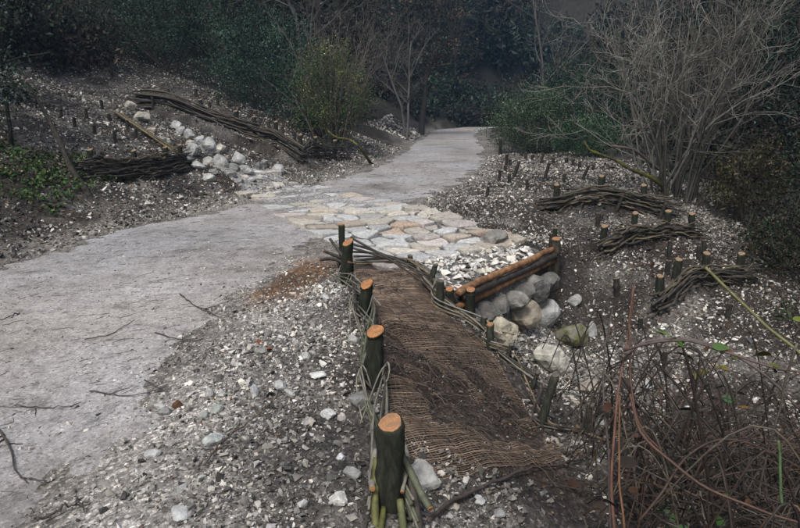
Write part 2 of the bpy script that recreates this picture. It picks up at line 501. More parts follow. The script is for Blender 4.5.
# ------------------------------------------------------------------ stones
def hull_shape(npts, flat=1.0, r=None):
    r = r or rng
    p = r.normal(size=(npts, 3)); p /= np.linalg.norm(p, axis=1)[:, None]
    p *= r.uniform(.8, 1.1, (npts, 1)); p[:, 2] *= flat
    bm = bmesh.new()
    for v in p: bm.verts.new(v)
    res = bmesh.ops.convex_hull(bm, input=bm.verts)
    for v in [v for v in bm.verts if not v.link_faces]: bm.verts.remove(v)
    bm.verts.index_update(); bmesh.ops.triangulate(bm, faces=bm.faces[:])
    V = np.array([v.co[:] for v in bm.verts]); T = np.array([[v.index for v in f.verts] for f in bm.faces])
    bm.free()
    return V, T
SHARDS = [hull_shape(int(rng.integers(7, 10)), float(rng.uniform(.55, .95))) for _ in range(26)]

def rotmats(n, tilt):
    a = rng.uniform(0, 2 * np.pi, n); b = rng.normal(0, tilt, n); c = rng.normal(0, tilt, n)
    ca, sa, cb, sb, cc, sc = np.cos(a), np.sin(a), np.cos(b), np.sin(b), np.cos(c), np.sin(c)
    Rz = np.zeros((n, 3, 3)); Rz[:, 0, 0] = ca; Rz[:, 0, 1] = -sa; Rz[:, 1, 0] = sa; Rz[:, 1, 1] = ca; Rz[:, 2, 2] = 1
    Rx = np.zeros((n, 3, 3)); Rx[:, 0, 0] = 1; Rx[:, 1, 1] = cb; Rx[:, 1, 2] = -sb; Rx[:, 2, 1] = sb; Rx[:, 2, 2] = cb
    Ry = np.zeros((n, 3, 3)); Ry[:, 1, 1] = 1; Ry[:, 0, 0] = cc; Ry[:, 0, 2] = sc; Ry[:, 2, 0] = -sc; Ry[:, 2, 2] = cc
    return Rx @ Ry @ Rz

def stone_cols(n, pale=.25, dark=.35, v=1.0):
    u = rng.uniform(size=n)
    c = np.where(u < pale, rng.uniform(.34, .6, n), np.where(u > 1 - dark, rng.uniform(.03, .08, n), rng.uniform(.11, .32, n))) * v
    t = rng.normal(0, .012, (n, 3)) + rng.uniform(0, 1, (n, 1)) * np.array([.06, .0, -.10]) + np.array([1.03, 1.0, .95])
    return c[:, None] * t

def scatter(G, x, y, size, cols, sink=.1, tilt=.45, zoff=0.0, dirt=.68):
    n = len(x); z = H(x, y) + zoff
    cols = cols * (.85 + .35 * sstep(-.25, .25, fbm(x, y, .7, 3, 222)))[:, None]
    cols = cols * (1 - dirt * sstep(.1, 1.0, np.abs(x - xc(y)) - HW) * sstep(.06, .42, fbm(x, y, 1.3, 4, 201) + .12 * rng.normal(size=n)))[:, None]
    which = rng.integers(0, len(SHARDS), n)
    RM = rotmats(n, tilt)
    sc3 = size[:, None] * np.stack([rng.uniform(.75, 1.3, n), rng.uniform(.6, 1.1, n), rng.uniform(.5, .9, n)], -1)
    for k, (V, T) in enumerate(SHARDS):
        ii = np.nonzero(which == k)[0]
        if not len(ii): continue
        v = V[None] * sc3[ii][:, None]
        v = np.einsum('nij,nkj->nki', RM[ii], v)
        v += np.stack([x[ii], y[ii], z[ii] + size[ii] * (.5 - sink) * .8], -1)[:, None]
        nv = len(V)
        t = T[None] + (np.arange(len(ii)) * nv)[:, None, None]
        G.add(v.reshape(-1, 3), tris=t.reshape(-1, 3), col=np.repeat(cols[ii], nv, 0))

def in_net(x, y):
    q = x - xf(y)
    return (q > .08) & (q < np.interp(y, [2.3, 3.6, 4.6, 5, 6], [1.3, 1.1, 1.0, .65, .6])) & (y > 2.75) & (y < 6.2)
def in_ford(x, y):
    s = (x - SILL[0, 0]) * _sd[0] + (y - SILL[0, 1]) * _sd[1]
    q = (x - SILL[0, 0]) * _sn[0] + (y - SILL[0, 1]) * _sn[1]
    return (q < .12) & (q > -5) & (s > -.1 + .05 * q) & (s < SLEN + .1)

def in_bramble(x, y): return (x > .75 + .17 * y + .3 * vnoise(x, y, 1.7, 33)) & (y < 4.1 + .5 * vnoise(x, y, 1.2, 34))
def zone(x0, x1, y0, y1, dens, keep):
    n = int((x1 - x0) * (y1 - y0) * dens)
    x = rng.uniform(x0, x1, n); y = rng.uniform(y0, y1, n)
    c = xc(y)
    k = keep(x, y, c - HW - x, x - c - HW) & ~in_ford(x, y)
    k &= rng.uniform(size=n) < np.clip(.62 + 1.1 * fbm(x, y, 2.2, 3, 90), .08, 1)
    return x[k], y[k]
def lsize(n, med, sig, mx): return np.minimum(med * np.exp(rng.normal(0, sig, n)), mx)

G = Geo()
# shoulder between the path and the woven fence
x, y = zone(-2.6, .6, 1.25, 6.7, 4700, lambda x, y, L, Rr: (Rr > .2 - 1.1 * rng.uniform(size=len(x)) ** 3 + .4 * vnoise(x, y, 1.6, 5)) & ((x < xf(y) + .12) | (y < 2.75)) & ~in_net(x, y) & ~((y > 4.8) & (y < 6.4) & (Rr < .5 + .2 * vnoise(x, y, 3, 8)) & (rng.uniform(size=len(x)) < .75)))
scatter(G, x, y, lsize(len(x), .0075, .6, .034), stone_cols(len(x), .4, .16))
# near gully slope
x, y = zone(.2, 3.6, 1.3, 3.6, 1500, lambda x, y, L, Rr: (~in_net(x, y)) & (x > .5) & ~(in_bramble(x, y) & (rng.uniform(size=len(x)) < .8)))
scatter(G, x, y, lsize(len(x), .011, .5, .035), stone_cols(len(x), .3, .3))
x, y = zone(.9, 3.0, 2.6, 6.6, 1500, lambda x, y, L, Rr: (~in_net(x, y)) & ~(in_bramble(x, y) & (rng.uniform(size=len(x)) < .7)) & (np.abs(x - np.interp(y, [2.6, 4, 5.5, 6.6], [2.1, 2.0, 1.7, 1.6])) < .55 + .5 * vnoise(x, y, 1.3, 66)) & (x > .95))
scatter(G, x, y, lsize(len(x), .015, .5, .055), stone_cols(len(x), .5, .15), tilt=.5)
# netting: a few crumbs
x, y = zone(-.6, 1.3, 2.6, 6.2, 2600, lambda x, y, L, Rr: in_net(x, y) & (rng.uniform(size=len(x)) < .25 + .75 * sstep(-.1, .3, fbm(x, y, 2.6, 3, 120))))
scatter(G, x, y, lsize(len(x), .0055, .5, .018), stone_cols(len(x), .05, .9, .75), zoff=.006, dirt=.3)
# gully and right bank
x, y = zone(.3, 5.6, 3.4, 10.5, 1050, lambda x, y, L, Rr: (~in_net(x, y)) & (Rr > -.1) & (x > .45))
scatter(G, x, y, lsize(len(x), .014, .5, .05), stone_cols(len(x), .38, .32), tilt=.6)
x, y = zone(.0, 6.2, 10.5, 20, 330, lambda x, y, L, Rr: (Rr > -.1) & (Rr < 5.5))
scatter(G, x, y, lsize(len(x), .022, .45, .06), stone_cols(len(x), .3, .35), tilt=.6)
# pale spoil heap by the bend
x, y = zone(-2.2, 2.0, 27, 36, 160, lambda x, y, L, Rr: (L > 0) & (L < 2.2))
scatter(G, x, y, lsize(len(x), .05, .45, .14), stone_cols(len(x), .45, .2), tilt=.6)
# left bank
x, y = zone(-13, .8, 9.0, 23, 195, lambda x, y, L, Rr: (L > -.1) & (L < 9.6))
scatter(G, x, y, lsize(len(x), .024, .45, .07), stone_cols(len(x), .38, .32), tilt=.6)
x, y = zone(-6.5, -3.2, 6.0, 9.5, 500, lambda x, y, L, Rr: (L > -.15) & (L < 1.5))
scatter(G, x, y, lsize(len(x), .018, .5, .05), stone_cols(len(x), .15, .55), tilt=.6)
tag(link('gravel', G.mesh('gravel', M_stone)), 'angular limestone gravel strewn over the banks and path shoulder', 'gravel', kind='stuff')

G = Geo()
x, y = zone(-5, 0.8, 1.1, 9.0, 700, lambda x, y, L, Rr: (L < 0) & (Rr < 0))
scatter(G, x, y, lsize(len(x), .005, .5, .016), stone_cols(len(x), .3, .2, .85), sink=.45, zoff=.01)
x, y = zone(-5, 3.2, 9, 18, 180, lambda x, y, L, Rr: (L < 0) & (Rr < 0))
scatter(G, x, y, lsize(len(x), .010, .4, .022), stone_cols(len(x), .3, .2, .85), sink=.5, zoff=.008)
x, y = zone(-5, 0.8, 1.3, 8.0, 130, lambda x, y, L, Rr: (L < 0) & (Rr < 0))
scatter(G, x, y, lsize(len(x), .011, .4, .026), stone_cols(len(x), .35, .25, .9), sink=.5, zoff=.010)
tag(link('path_grit', G.mesh('path_grit', M_stone)), 'small pale grit lying loose on the trodden path', 'grit', kind='stuff')

# boulders ---------------------------------------------------------------
_bmi = bmesh.new(); bmesh.ops.create_icosphere(_bmi, subdivisions=3, radius=1)
ICO_V = np.array([v.co[:] for v in _bmi.verts]); ICO_T = np.array([[v.index for v in f.verts] for f in _bmi.faces]); _bmi.free()
_bmi = bmesh.new(); bmesh.ops.create_icosphere(_bmi, subdivisions=2, radius=1)
ICO2_V = np.array([v.co[:] for v in _bmi.verts]); ICO2_T = np.array([[v.index for v in f.verts] for f in _bmi.faces]); _bmi.free()
def boulder_geo(sx, sy, sz, col, seed, planes=11, fine=True):
    r = np.random.default_rng(seed)
    V0, T = (ICO_V, ICO_T) if fine else (ICO2_V, ICO2_T)
    n = r.normal(size=(planes, 3)); n /= np.linalg.norm(n, axis=1)[:, None]
    d = r.uniform(.58, .9, planes)
    dp = V0 @ n.T
    rad = np.min(np.where(dp > .05, d / np.maximum(dp, .05), 9), axis=1)
    rad = np.minimum(rad, 1.12)
    rad *= 1 + .16 * (vnoise(V0[:, 0] + V0[:, 2] * .7, V0[:, 1] - V0[:, 2] * .5, 2.2, seed % 97)) + .09 * vnoise(V0[:, 0] - V0[:, 2], V0[:, 1] + V0[:, 2], 6, seed % 89) + .05 * vnoise(V0[:, 0] * .8 + V0[:, 2], V0[:, 1] - V0[:, 2], 13, seed % 83)
    V = V0 * rad[:, None] * np.array([sx, sy, sz])
    cc = np.asarray(col)[None] * (1 + .3 * vnoise(V0[:, 0] * 2 + V0[:, 2], V0[:, 1] * 2 - V0[:, 2], 1.5, seed % 53))[:, None]
    G = Geo(); G.add(V, tris=T, col=cc)
    return G
_bseed = [100]
def block_geo(sx, sy, sz, col, seed):
    r = np.random.default_rng(seed)
    V0 = ICO_V; e = 5.0
    rad = 1 / (np.abs(V0) ** e).sum(1) ** (1 / e)
    rad *= 1 + .10 * vnoise(V0[:, 0] + V0[:, 2] * .7, V0[:, 1] - V0[:, 2] * .5, 1.8, seed % 97) + .05 * vnoise(V0[:, 0] - V0[:, 2], V0[:, 1] + V0[:, 2], 6, seed % 89)
    V = V0 * rad[:, None]; V[:, 0] *= 1 + .12 * r.normal() * V[:, 2]; V[:, 2] *= 1 + .1 * r.normal() * V[:, 0]
    G = Geo(); G.add(V * np.array([sx, sy, sz]), tris=ICO_T, col=np.asarray(col)[None] * (1 + .35 * vnoise(V0[:, 0] * 2 + V0[:, 2], V0[:, 1] * 2 - V0[:, 2], 1.5, seed % 53))[:, None])
    return G
def shard_geo(sx, sy, sz, col, seed):
    r = np.random.default_rng(seed)
    V, T = hull_shape(16, 1.0, r)
    G = Geo(); G.add(V * np.array([sx, sy, sz]), tris=T, col=np.asarray(col) * r.uniform(.85, 1.1, (len(V), 1)))
    return G
def boulder(name, u, v, wpx, hpx, col, parent=None, sink=.3, material=None, depth=.8, rot=None, fine=True, planes=11):
    """a rock whose lower edge shows at photo pixel (u, v)"""
    p = pick(u, v - hpx * .15); m = pixscale(p)
    sx, sz = wpx * m / 2, hpx * m / 2 * 1.15
    _bseed[0] += 1
    me = (boulder_geo(sx, sx * depth, sz, col, _bseed[0], planes, fine or wpx > 14)).mesh(name, material or M_boulder)
    o = link(name, me, parent, (p[0], p[1] + sx * depth * .4, H1(p[0], p[1] + sx * depth * .4) + sz * (1 - 2 * sink)))
    o.rotation_euler = (rng.normal(0, .1), rng.normal(0, .1), rng.uniform(-.4, .4) if rot is None else rot)
    return o
PALE, CREAM, GREY, TAN = (.38, .38, .365), (.41, .38, .325), (.22, .22, .21), (.35, .305, .25)

# ------------------------------------------------------------------ ford: stone paving across the path
def clip_poly(poly, p, n):
    out = []
    for i in range(len(poly)):
        a, b = poly[i], poly[(i + 1) % len(poly)]
        da, db = np.dot(a - p, n), np.dot(b - p, n)
        if da <= 0: out.append(a)
        if (da < 0 < db) or (db < 0 < da): out.append(a + (b - a) * da / (da - db))
    return out
# the ford's axis runs from the sill up across the path to the cascade
FAX = [np.array(p) for p in ((1.12, 6.36), (.55, 7.1), (-.2, 8.3), (-1.2, 10.0), (-2.2, 11.4), (-3.3, 12.6))]
FHW = [1.02, 1.05, 1.0, .85, .8, .7]
fax = spline(np.array([(p[0], p[1], 0) for p in FAX]), 60)[:, :2]
fal = np.r_[0, np.cumsum(np.linalg.norm(np.diff(fax, axis=0), axis=1))]
FLEN = fal[-1]
ftan = np.gradient(fax, axis=0); ftan /= np.linalg.norm(ftan, axis=1)[:, None]
def fmap(s, w):
    s = np.asarray(s, float); w = np.asarray(w, float)
    cx = np.interp(s, fal, fax[:, 0]); cy = np.interp(s, fal, fax[:, 1])
    tx = np.interp(s, fal, ftan[:, 0]); ty = np.interp(s, fal, ftan[:, 1])
    k = sstep(0, .8, s)       # at the sill the rows run parallel to it
    wx = (1 - k) * _sd[0] + k * ty; wy = (1 - k) * _sd[1] + k * -tx
    return cx + w * wx, cy + w * wy
def fhw(s): return np.interp(s, np.linspace(0, FLEN, 6), FHW)
ss_, ww_ = np.meshgrid(np.linspace(-.02, FLEN, 90), np.linspace(-1, 1, 40), indexing='ij')
bx, by = fmap(ss_, ww_ * (fhw(ss_) + .02))
bz = H(bx, by) + .016 - .05 * sstep(.85, 1, np.abs(ww_)) * sstep(.2, .6, ss_)
i = np.arange(89)[:, None] * 40 + np.arange(39)[None]
G = Geo(); G.add(np.stack([bx, by, bz], -1).reshape(-1, 3), quads=np.stack([i, i + 40, i + 41, i + 1], -1).reshape(-1, 4), col=np.repeat(.13 + .17 * sstep(2.0, 4.0, ss_).reshape(-1, 1), 3, 1) * np.array((1, .97, .93)))
ford = tag(link('ford', G.mesh('ford', M_ground, True)), kind='structure')
seeds = []
s = .66
while s < FLEN - .1:
    hw = float(fhw(s)); step = .30 + .05 * rng.normal()
    nn = max(3, int(2 * hw / .34))
    for k in range(nn):
        seeds.append((s + rng.normal(0, .075), -hw + (k + .5 + .5 * (rng.uniform() - .5)) * 2 * hw / nn))
    s += max(.2, step)
seeds = np.array(seeds)
for i, sd in enumerate(seeds):
    hw = float(fhw(sd[0]))
    fade = float(sstep(2.2, 5.0, sd[0]))
    if fade > .3 and rng.uniform() < .35 * fade: continue
    poly = [sd + np.array(q) for q in ((-.3, -.3), (.3, -.3), (.3, .3), (-.3, .3))]
    dd = np.linalg.norm(seeds - sd, axis=1)
    for j in np.argsort(dd)[1:14]:
        poly = clip_poly(poly, (sd + seeds[j]) / 2, seeds[j] - sd)
        if len(poly) < 3: break
    if len(poly) < 3: continue
    poly = np.array(poly)
    if np.any(poly[:, 0] < .52): poly[:, 0] = np.maximum(poly[:, 0], .52)
    # subdivide, round corners and shrink for the joint
    cen = poly.mean(0)
    pts = []
    for a, b in zip(poly, np.roll(poly, -1, 0)):
        for t in (.14, .5, .86): pts.append(a + (b - a) * t)
    pts = np.array(pts); pts = cen + (pts - cen) * (1 - .022 / np.maximum(np.linalg.norm(pts - cen, axis=1), .06))[:, None]
    pts += rng.normal(0, .007, pts.shape)
    n = len(pts)
    hgt = rng.uniform(.026, .058) * (1 - .5 * fade)
    u = rng.uniform()
    col = np.array(CREAM if u < .38 else PALE if u < .72 else TAN if u < .84 else (.40, .36, .33)) * rng.uniform(.85, 1.25)
    if 1.0 < sd[0] < 2.8 and rng.uniform() < .12: col = np.array((.40, .31, .235))
    cxy = np.array(fmap(cen[0], cen[1])); z0 = H1(cxy[0], cxy[1])
    V = []
    tl = rng.normal(0, .055, 2)
    for ring, (f, dz) in enumerate(((1.0, -.06), (.995, hgt * .72), (.955, hgt * .97), (.5, hgt * 1.04))):
        pp = cen + (pts - cen) * f
        X, Y = fmap(pp[:, 0], pp[:, 1])
        Z = H(X, Y, False) - H1(cxy[0], cxy[1]) * 0
        zz = H(X, Y) * .5 + z0 * .5 + dz + (rng.normal(0, .004, n) if ring > 1 else 0)
        V.append(np.stack([X, Y, zz + tl[0] * (X - cxy[0]) + tl[1] * (Y - cxy[1])], -1))
    V = np.concatenate(V + [np.array([[cxy[0], cxy[1], z0 + hgt * 1.08]])])
    kk = np.arange(n); k2 = (kk + 1) % n
    Q = np.concatenate([np.stack([r * n + kk, r * n + k2, (r + 1) * n + k2, (r + 1) * n + kk], -1) for r in range(3)])
    T = np.stack([3 * n + kk, 3 * n + k2, np.full(n, 4 * n)], -1)
    org = (cxy[0], cxy[1], z0)
    G = Geo(); G.add(V, tris=T, quads=Q, col=col)
    link('paving_stone', G.mesh('paving_stone', M_stone, False, org), ford, org)
# small rubble between paving and sill, and in the joints
G = Geo()
n = 420; s = rng.uniform(.02, .62, n); w = rng.uniform(-.98, .98, n); X, Y = fmap(s, w)
scatter(G, X, Y, lsize(n, .038, .35, .07), stone_cols(n, .85, .02), tilt=.3, zoff=.012, dirt=.1)
n = 1500; s = rng.uniform(.4, FLEN, n); w = rng.uniform(-1, 1, n) * fhw(s); X, Y = fmap(s, w)
scatter(G, X, Y, lsize(n, .012, .4, .03), stone_cols(n, .4, .15), tilt=.3, zoff=.012, dirt=.1)
tag(link('rubble', G.mesh('rubble', M_stone)), kind='stuff').parent = ford

# ------------------------------------------------------------------ posts, stakes, rods
def post_geo(r, h, below=.25, slant=.15, az=0., lean=(0, 0), sides=14, col=(.02, .022, .015), taper=.93):
    rows = np.array([-below, -.02, h * .12, h * .25, h * .38, h * .5, h * .62, h * .74, h * .86, h * .95, h])
    wx, wy = np.cumsum(rng.normal(0, .035 * r, len(rows))), np.cumsum(rng.normal(0, .035 * r, len(rows)))
    kz, ka = rng.uniform(.2, .8) * h, rng.uniform(0, 6.28)
    a = np.arange(sides) / sides * 2 * np.pi
    rr0 = 1 + .07 * np.sin(2 * a + rng.uniform(0, 6)) + .05 * np.sin(3 * a + rng.uniform(0, 6))
    V = []
    for q, z in enumerate(rows):
        rr = r * (1.06 - (1 - taper) * z / h) * rr0 * (1 + .025 * rng.normal(size=sides)) * (1 + .05 * rng.normal())
        rr = rr * (1 + .22 * np.exp(-((z - kz) / (.5 * r + .01)) ** 2) * np.maximum(np.cos(a - ka), 0) ** 4)
        x = rr * np.cos(a) + lean[0] * z + wx[q]; y = rr * np.sin(a) + lean[1] * z + wy[q]
        zz = np.full(sides, z)
        if z > h * .9: zz = z + slant * (np.cos(a - az) * rr) * (1 if z == h else .5)
        V.append(np.stack([x, y, zz], -1))
    V = np.concatenate(V); n = len(rows)
    i = np.arange(n - 1)[:, None] * sides; k = np.arange(sides)[None]; k2 = (k + 1) % sides
    Q = np.stack([i + k, i + k2, i + sides + k2, i + sides + k], -1).reshape(-1, 4)
    top = V[-sides:]; c = top.mean(0)
    Vb = np.r_[V, [c - (0, 0, .004)]]
    kk = np.arange(sides)
    T = np.stack([(n - 1) * sides + kk, (n - 1) * sides + (kk + 1) % sides, np.full(sides, len(V))], -1)
    G = Geo(); G.add(Vb, tris=T, quads=Q, col=col)
    # cut face: a thin disc of end grain inside the ring of bark
    F = Geo(); nrm = np.array([-slant * math.cos(az), -slant * math.sin(az), 1.0]); nrm /= np.linalg.norm(nrm)
    ring = c + (top - c) * .9 + nrm * .004; ring2 = c + (top - c) * .93 - nrm * .006
    Fv = np.r_[ring, ring2, [c + nrm * .006]]
    F.add(Fv, tris=np.stack([kk, (kk + 1) % sides, np.full(sides, 2 * sides)], -1),
          quads=np.stack([sides + kk, sides + (kk + 1) % sides, (kk + 1) % sides, kk], -1))
    return G, F, c
def add_post(parent, x, y, r, h, fresh=True, z=None, face=None, **kw):
    z = H1(x, y) if z is None else z
    G, F, c = post_geo(r, h, **kw)
    o = link('post', G.mesh('post', M_bark, True), parent, (x, y, z))
    org = c
    link('cut_face', F.mesh('cut_face', face or (M_cut if fresh else M_greycut), False, org), o, np.array((x, y, z)) + org)
    return o
def _gcut(nt, b):
    c = ramp(nt, noise(nt, 40, 5), [(.3, (.10, .07, .045)), (.7, (.30, .20, .12))])
    nt.links.new(c, b.inputs['Base Color'])
M_greycut = mat('weathered_cut_wood', _gcut, .75, .2)
def _dcut(nt, b): nt.links.new(ramp(nt, noise(nt, 40, 5), [(.3, (.05, .045, .035)), (.7, (.12, .10, .08))]), b.inputs['Base Color'])
M_darkcut = mat('old_cut_wood', _dcut, .8, .2)
def rod(parent, P, r0, r1, col, name='rod', sides=6, n=None, material=None):
    n = n or max(6, len(P) * 5)
    S = spline(P, n)
    V, T, Q = tube(S, np.linspace(r0, r1, n) * (1 + .06 * rng.normal(size=n)), sides)
    org = S[0]
    G = Geo(); G.add(V, T, Q, col=np.asarray(col) * rng.uniform(.8, 1.2))
    return link(name, G.mesh(name, material or M_wattle, True, org), parent, org)
def empty(name, loc):
    return link(name, None, None, loc)

# foreground woven fence on the shoulder ---------------------------------
fence = tag(empty('wattle_fence', (-.2, 3.3, H1(-.2, 3.3))), 'woven fence of thick fresh-cut willow posts along the gravel shoulder in the foreground', 'fence')
FP = [(-.05, 2.25, .054, .40, dict(slant=.5, az=1.15, lean=(.03, .0))), (-.16, 3.28, .049, .34, dict(slant=.55, az=.9, lean=(.05, .02))),
      (-.28, 4.39, .051, .24, dict(slant=.55, az=.8, lean=(.12, .0))), (-.5, 5.33, .047, .42, dict(slant=.6, az=.9, lean=(.04, .0))),
      (-.62, 6.2, .032, .46, dict(slant=.1, az=1.0, lean=(.02, .0)))]
fposts = []
for (x, y, r, h, kw) in FP:
    fposts.append(add_post(fence, x, y, r, h, True, **kw))
# sawn stub on the fourth post
z4 = H1(-.5, 5.33)
G4, F4, c4 = post_geo(.03, .12, .05, .5, 4.3, (.15, -.35), 10)
st = link('branch_stub', G4.mesh('branch_stub', M_bark, True), fence, (-.475, 5.30, z4 + .13))
link('cut_face', F4.mesh('cut_face', M_cut, False, c4), st, np.array((-.475, 5.30, z4 + .13)) + c4)
GREENROD, GREYROD, DARKROD, TANROD = (.075, .08, .05), (.16, .15, .12), (.045, .038, .03), (.14, .105, .06)
fp = np.array([(x, y, H1(x, y), r) for (x, y, r, h, kw) in FP])
for k in range(16):
    sgn = 1 if k % 2 else -1
    hh = .015 + .017 * (k // 2) + rng.normal(0, .012)
    a = int(rng.integers(0, 3)) if k > 6 else 0
    b = min(4, a + int(rng.integers(2, 4))) if k > 3 else 4
    r0 = rng.uniform(.005, .011)
    P = []
    for q in range(a, b + 1):
        off = (fp[q, 3] + r0 + .004 + rng.uniform(0, .012)) * sgn * (1 if q % 2 else -1)
        P.append((fp[q, 0] + off, fp[q, 1], fp[q, 2] + max(.012, hh + rng.normal(0, .012)) ))
        if q < b:
            m = (fp[q] + fp[q + 1]) / 2
            P.append((m[0] + rng.normal(0, .03), m[1], H1(m[0], m[1]) + max(.01, hh + rng.normal(0, .02))))
    d = np.array(P[0]) - np.array(P[1]); P.insert(0, tuple(np.array(P[0]) + d / np.linalg.norm(d) * rng.uniform(.06, .22) + (0, 0, rng.uniform(-.02, .02))))
    d = np.array(P[-1]) - np.array(P[-2]); P.append(tuple(np.array(P[-1]) + d / np.linalg.norm(d) * rng.uniform(.05, .25) + (rng.normal(0, .04), 0, rng.uniform(0, .06))))
    rod(fence, P, r0 * 1.1, r0 * .7, [GREENROD, GREYROD, GREYROD, DARKROD][k % 4])
# cut ends and loops standing off the nearest post
z1 = fp[0, 2]
for P, r0, c in ([((.0, 2.30, z1 + .22), (.045, 2.27, z1 + .15), (.085, 2.20, z1 + .10), (.125, 2.13, z1 + .07)), .016, GREENROD],
                 [((.02, 2.36, z1 + .16), (.055, 2.25, z1 + .07), (.075, 2.12, z1 + .02), (.085, 2.0, z1 - .01)), .018, DARKROD],
                 [((-.11, 2.42, z1 + .16), (-.125, 2.30, z1 + .12), (-.115, 2.18, z1 + .13)), .014, GREYROD],
                 [((-.1, 2.30, z1 + .20), (-.105, 2.2, z1 + .08), (-.10, 2.08, z1 - .02), (-.10, 1.95, z1 - .06)), .017, (.10, .10, .03)],
                 [((.0, 2.2, z1 + .06), (.015, 2.08, z1 + .0), (.02, 1.9, z1 - .05)), .016, (.09, .095, .04)],
                 [((-.07, 2.2, z1 + .02), (-.08, 2.05, z1 - .0), (-.085, 1.85, z1 - .05)), .014, (.10, .10, .03)],
                 [((.015, 2.62, z1 + .08), (.035, 2.45, z1 + .12), (.03, 2.32, z1 + .14), (.01, 2.2, z1 + .1)), .010, GREYROD],
                 [((-.13, 2.9, z1 + .05), (-.14, 2.7, z1 + .12), (-.12, 2.5, z1 + .1), (-.10, 2.3, z1 + .05)), .011, GREYROD],
                 [((-.55, 6.15, fp[4, 2] + .08), (-.68, 6.12, fp[4, 2] + .14), (-.8, 6.1, fp[4, 2] + .20)), .016, DARKROD],
                 [((-.55, 6.1, fp[4, 2] + .05), (-.7, 6.06, fp[4, 2] + .12), (-.83, 6.0, fp[4, 2] + .13)), .018, DARKROD],
                 [((-.56, 6.0, fp[4, 2] + .12), (-.66, 6.12, fp[4, 2] + .22), (-.74, 6.18, fp[4, 2] + .31)), .015, DARKROD]):
    o = rod(fence, P, r0, r0 * .95, c, n=16, sides=9)
    S = spline(P, 16); e = S[-1]; t = S[-1] - S[-2]; t /= np.linalg.norm(t)
    V, T, Q = tube(np.array([e - t * .002, e + t * .003]), r0 * .86, 9)
    G = Geo(); G.add(V, T, Q); link('cut_face', G.mesh('cut_face', M_cut, False, e), o, e)
# thin withies hooked round the posts
for q in range(3):
    for k in range(5):
        a = fp[q + 1]; sx = rng.choice([-1, 1])
        P = [(a[0] + sx * .03 + rng.normal(0, .02), a[1] + rng.uniform(-.1, .1), a[2] + .02), (a[0] + sx * rng.uniform(.05, .09), a[1] - .05 + rng.normal(0, .05), a[2] + rng.uniform(.08, .18)),
             (a[0] + sx * rng.uniform(.04, .1), a[1] - .18 + rng.normal(0, .06), a[2] + rng.uniform(.05, .16)), (a[0] + rng.normal(0, .05), a[1] - rng.uniform(.3, .5), a[2] + .01)]
        rod(fence, P, .006, .004, GREYROD, 'withy', 5, 14)

# low woven edging below the netting -------------------------------------
edging = tag(empty('wattle_edging', pick(440, 308)), 'low line of dark stakes and rods edging the lower side of the netting', 'fence')
EP = [(410, 268, 256, 7, (0, 0)), (429, 287, 265, 7, (.25, 0)), (440, 309, 281, 9, (.0, 0)), (482, 331, 317, 8, (.1, 0)), (489, 350, 324, 10, (.02, 0)),
      (506, 361, 345, 6, (.3, 0)), (532, 389, 372, 6, (.25, 0)), (540, 425, 373, 11, (.2, 0)), (587, 437, 404, 9, (.05, 0))]
ep = [np.array((-.62 + .1, 6.15, H1(-.52, 6.15)))]
for u, v, vt, wpx, ln in EP:
    p = pick(u, v); m = pixscale(p)
    add_post(edging, p[0], p[1], wpx * m * .40, (v - vt) * m * 1.04, wpx == 10, face=None if wpx == 10 else M_darkcut, slant=.35 if vt > 300 else .2, az=rng.uniform(.4, 2.0), lean=ln, col=(.032, .033, .024))
    ep.append(np.array((p[0], p[1], H1(p[0], p[1]))))
e0 = pick(452, 303)
add_post(edging, e0[0] - .02, e0[1], .042, .13, True, slant=.4, az=1.0)
for k in range(11):
    sgn = 1 if k % 2 else -1; P = []
    a = 0 if k < 6 else int(rng.integers(0, 3)); b = len(ep) - 1 if k < 4 else min(len(ep) - 1, a + int(rng.integers(3, 7)))
    for q in range(a, b + 1):
        hh = .02 + .018 * (k // 2) + rng.normal(0, .01)
        P.append(ep[q] + (.045 * sgn * (1 if q % 2 else -1) + rng.normal(0, .01), 0, max(.01, hh)))
    if k in (2, 5, 7): P.append(P[-1] + np.array((.25, -.3, .03)))
    rod(edging, P, rng.uniform(.008, .013), .006, [DARKROD, GREYROD, TANROD][k % 3])
for k in range(5):   # rods fanning out of the corner post
    a = ep[0] + (rng.normal(-.02, .03), 0, .12 + .05 * k); b = ep[min(3, 1 + k // 2)] + (0, 0, .05 + .02 * k)
    rod(edging, [a, (a + b) / 2 + (0, 0, .03), b], .013, .008, DARKROD)

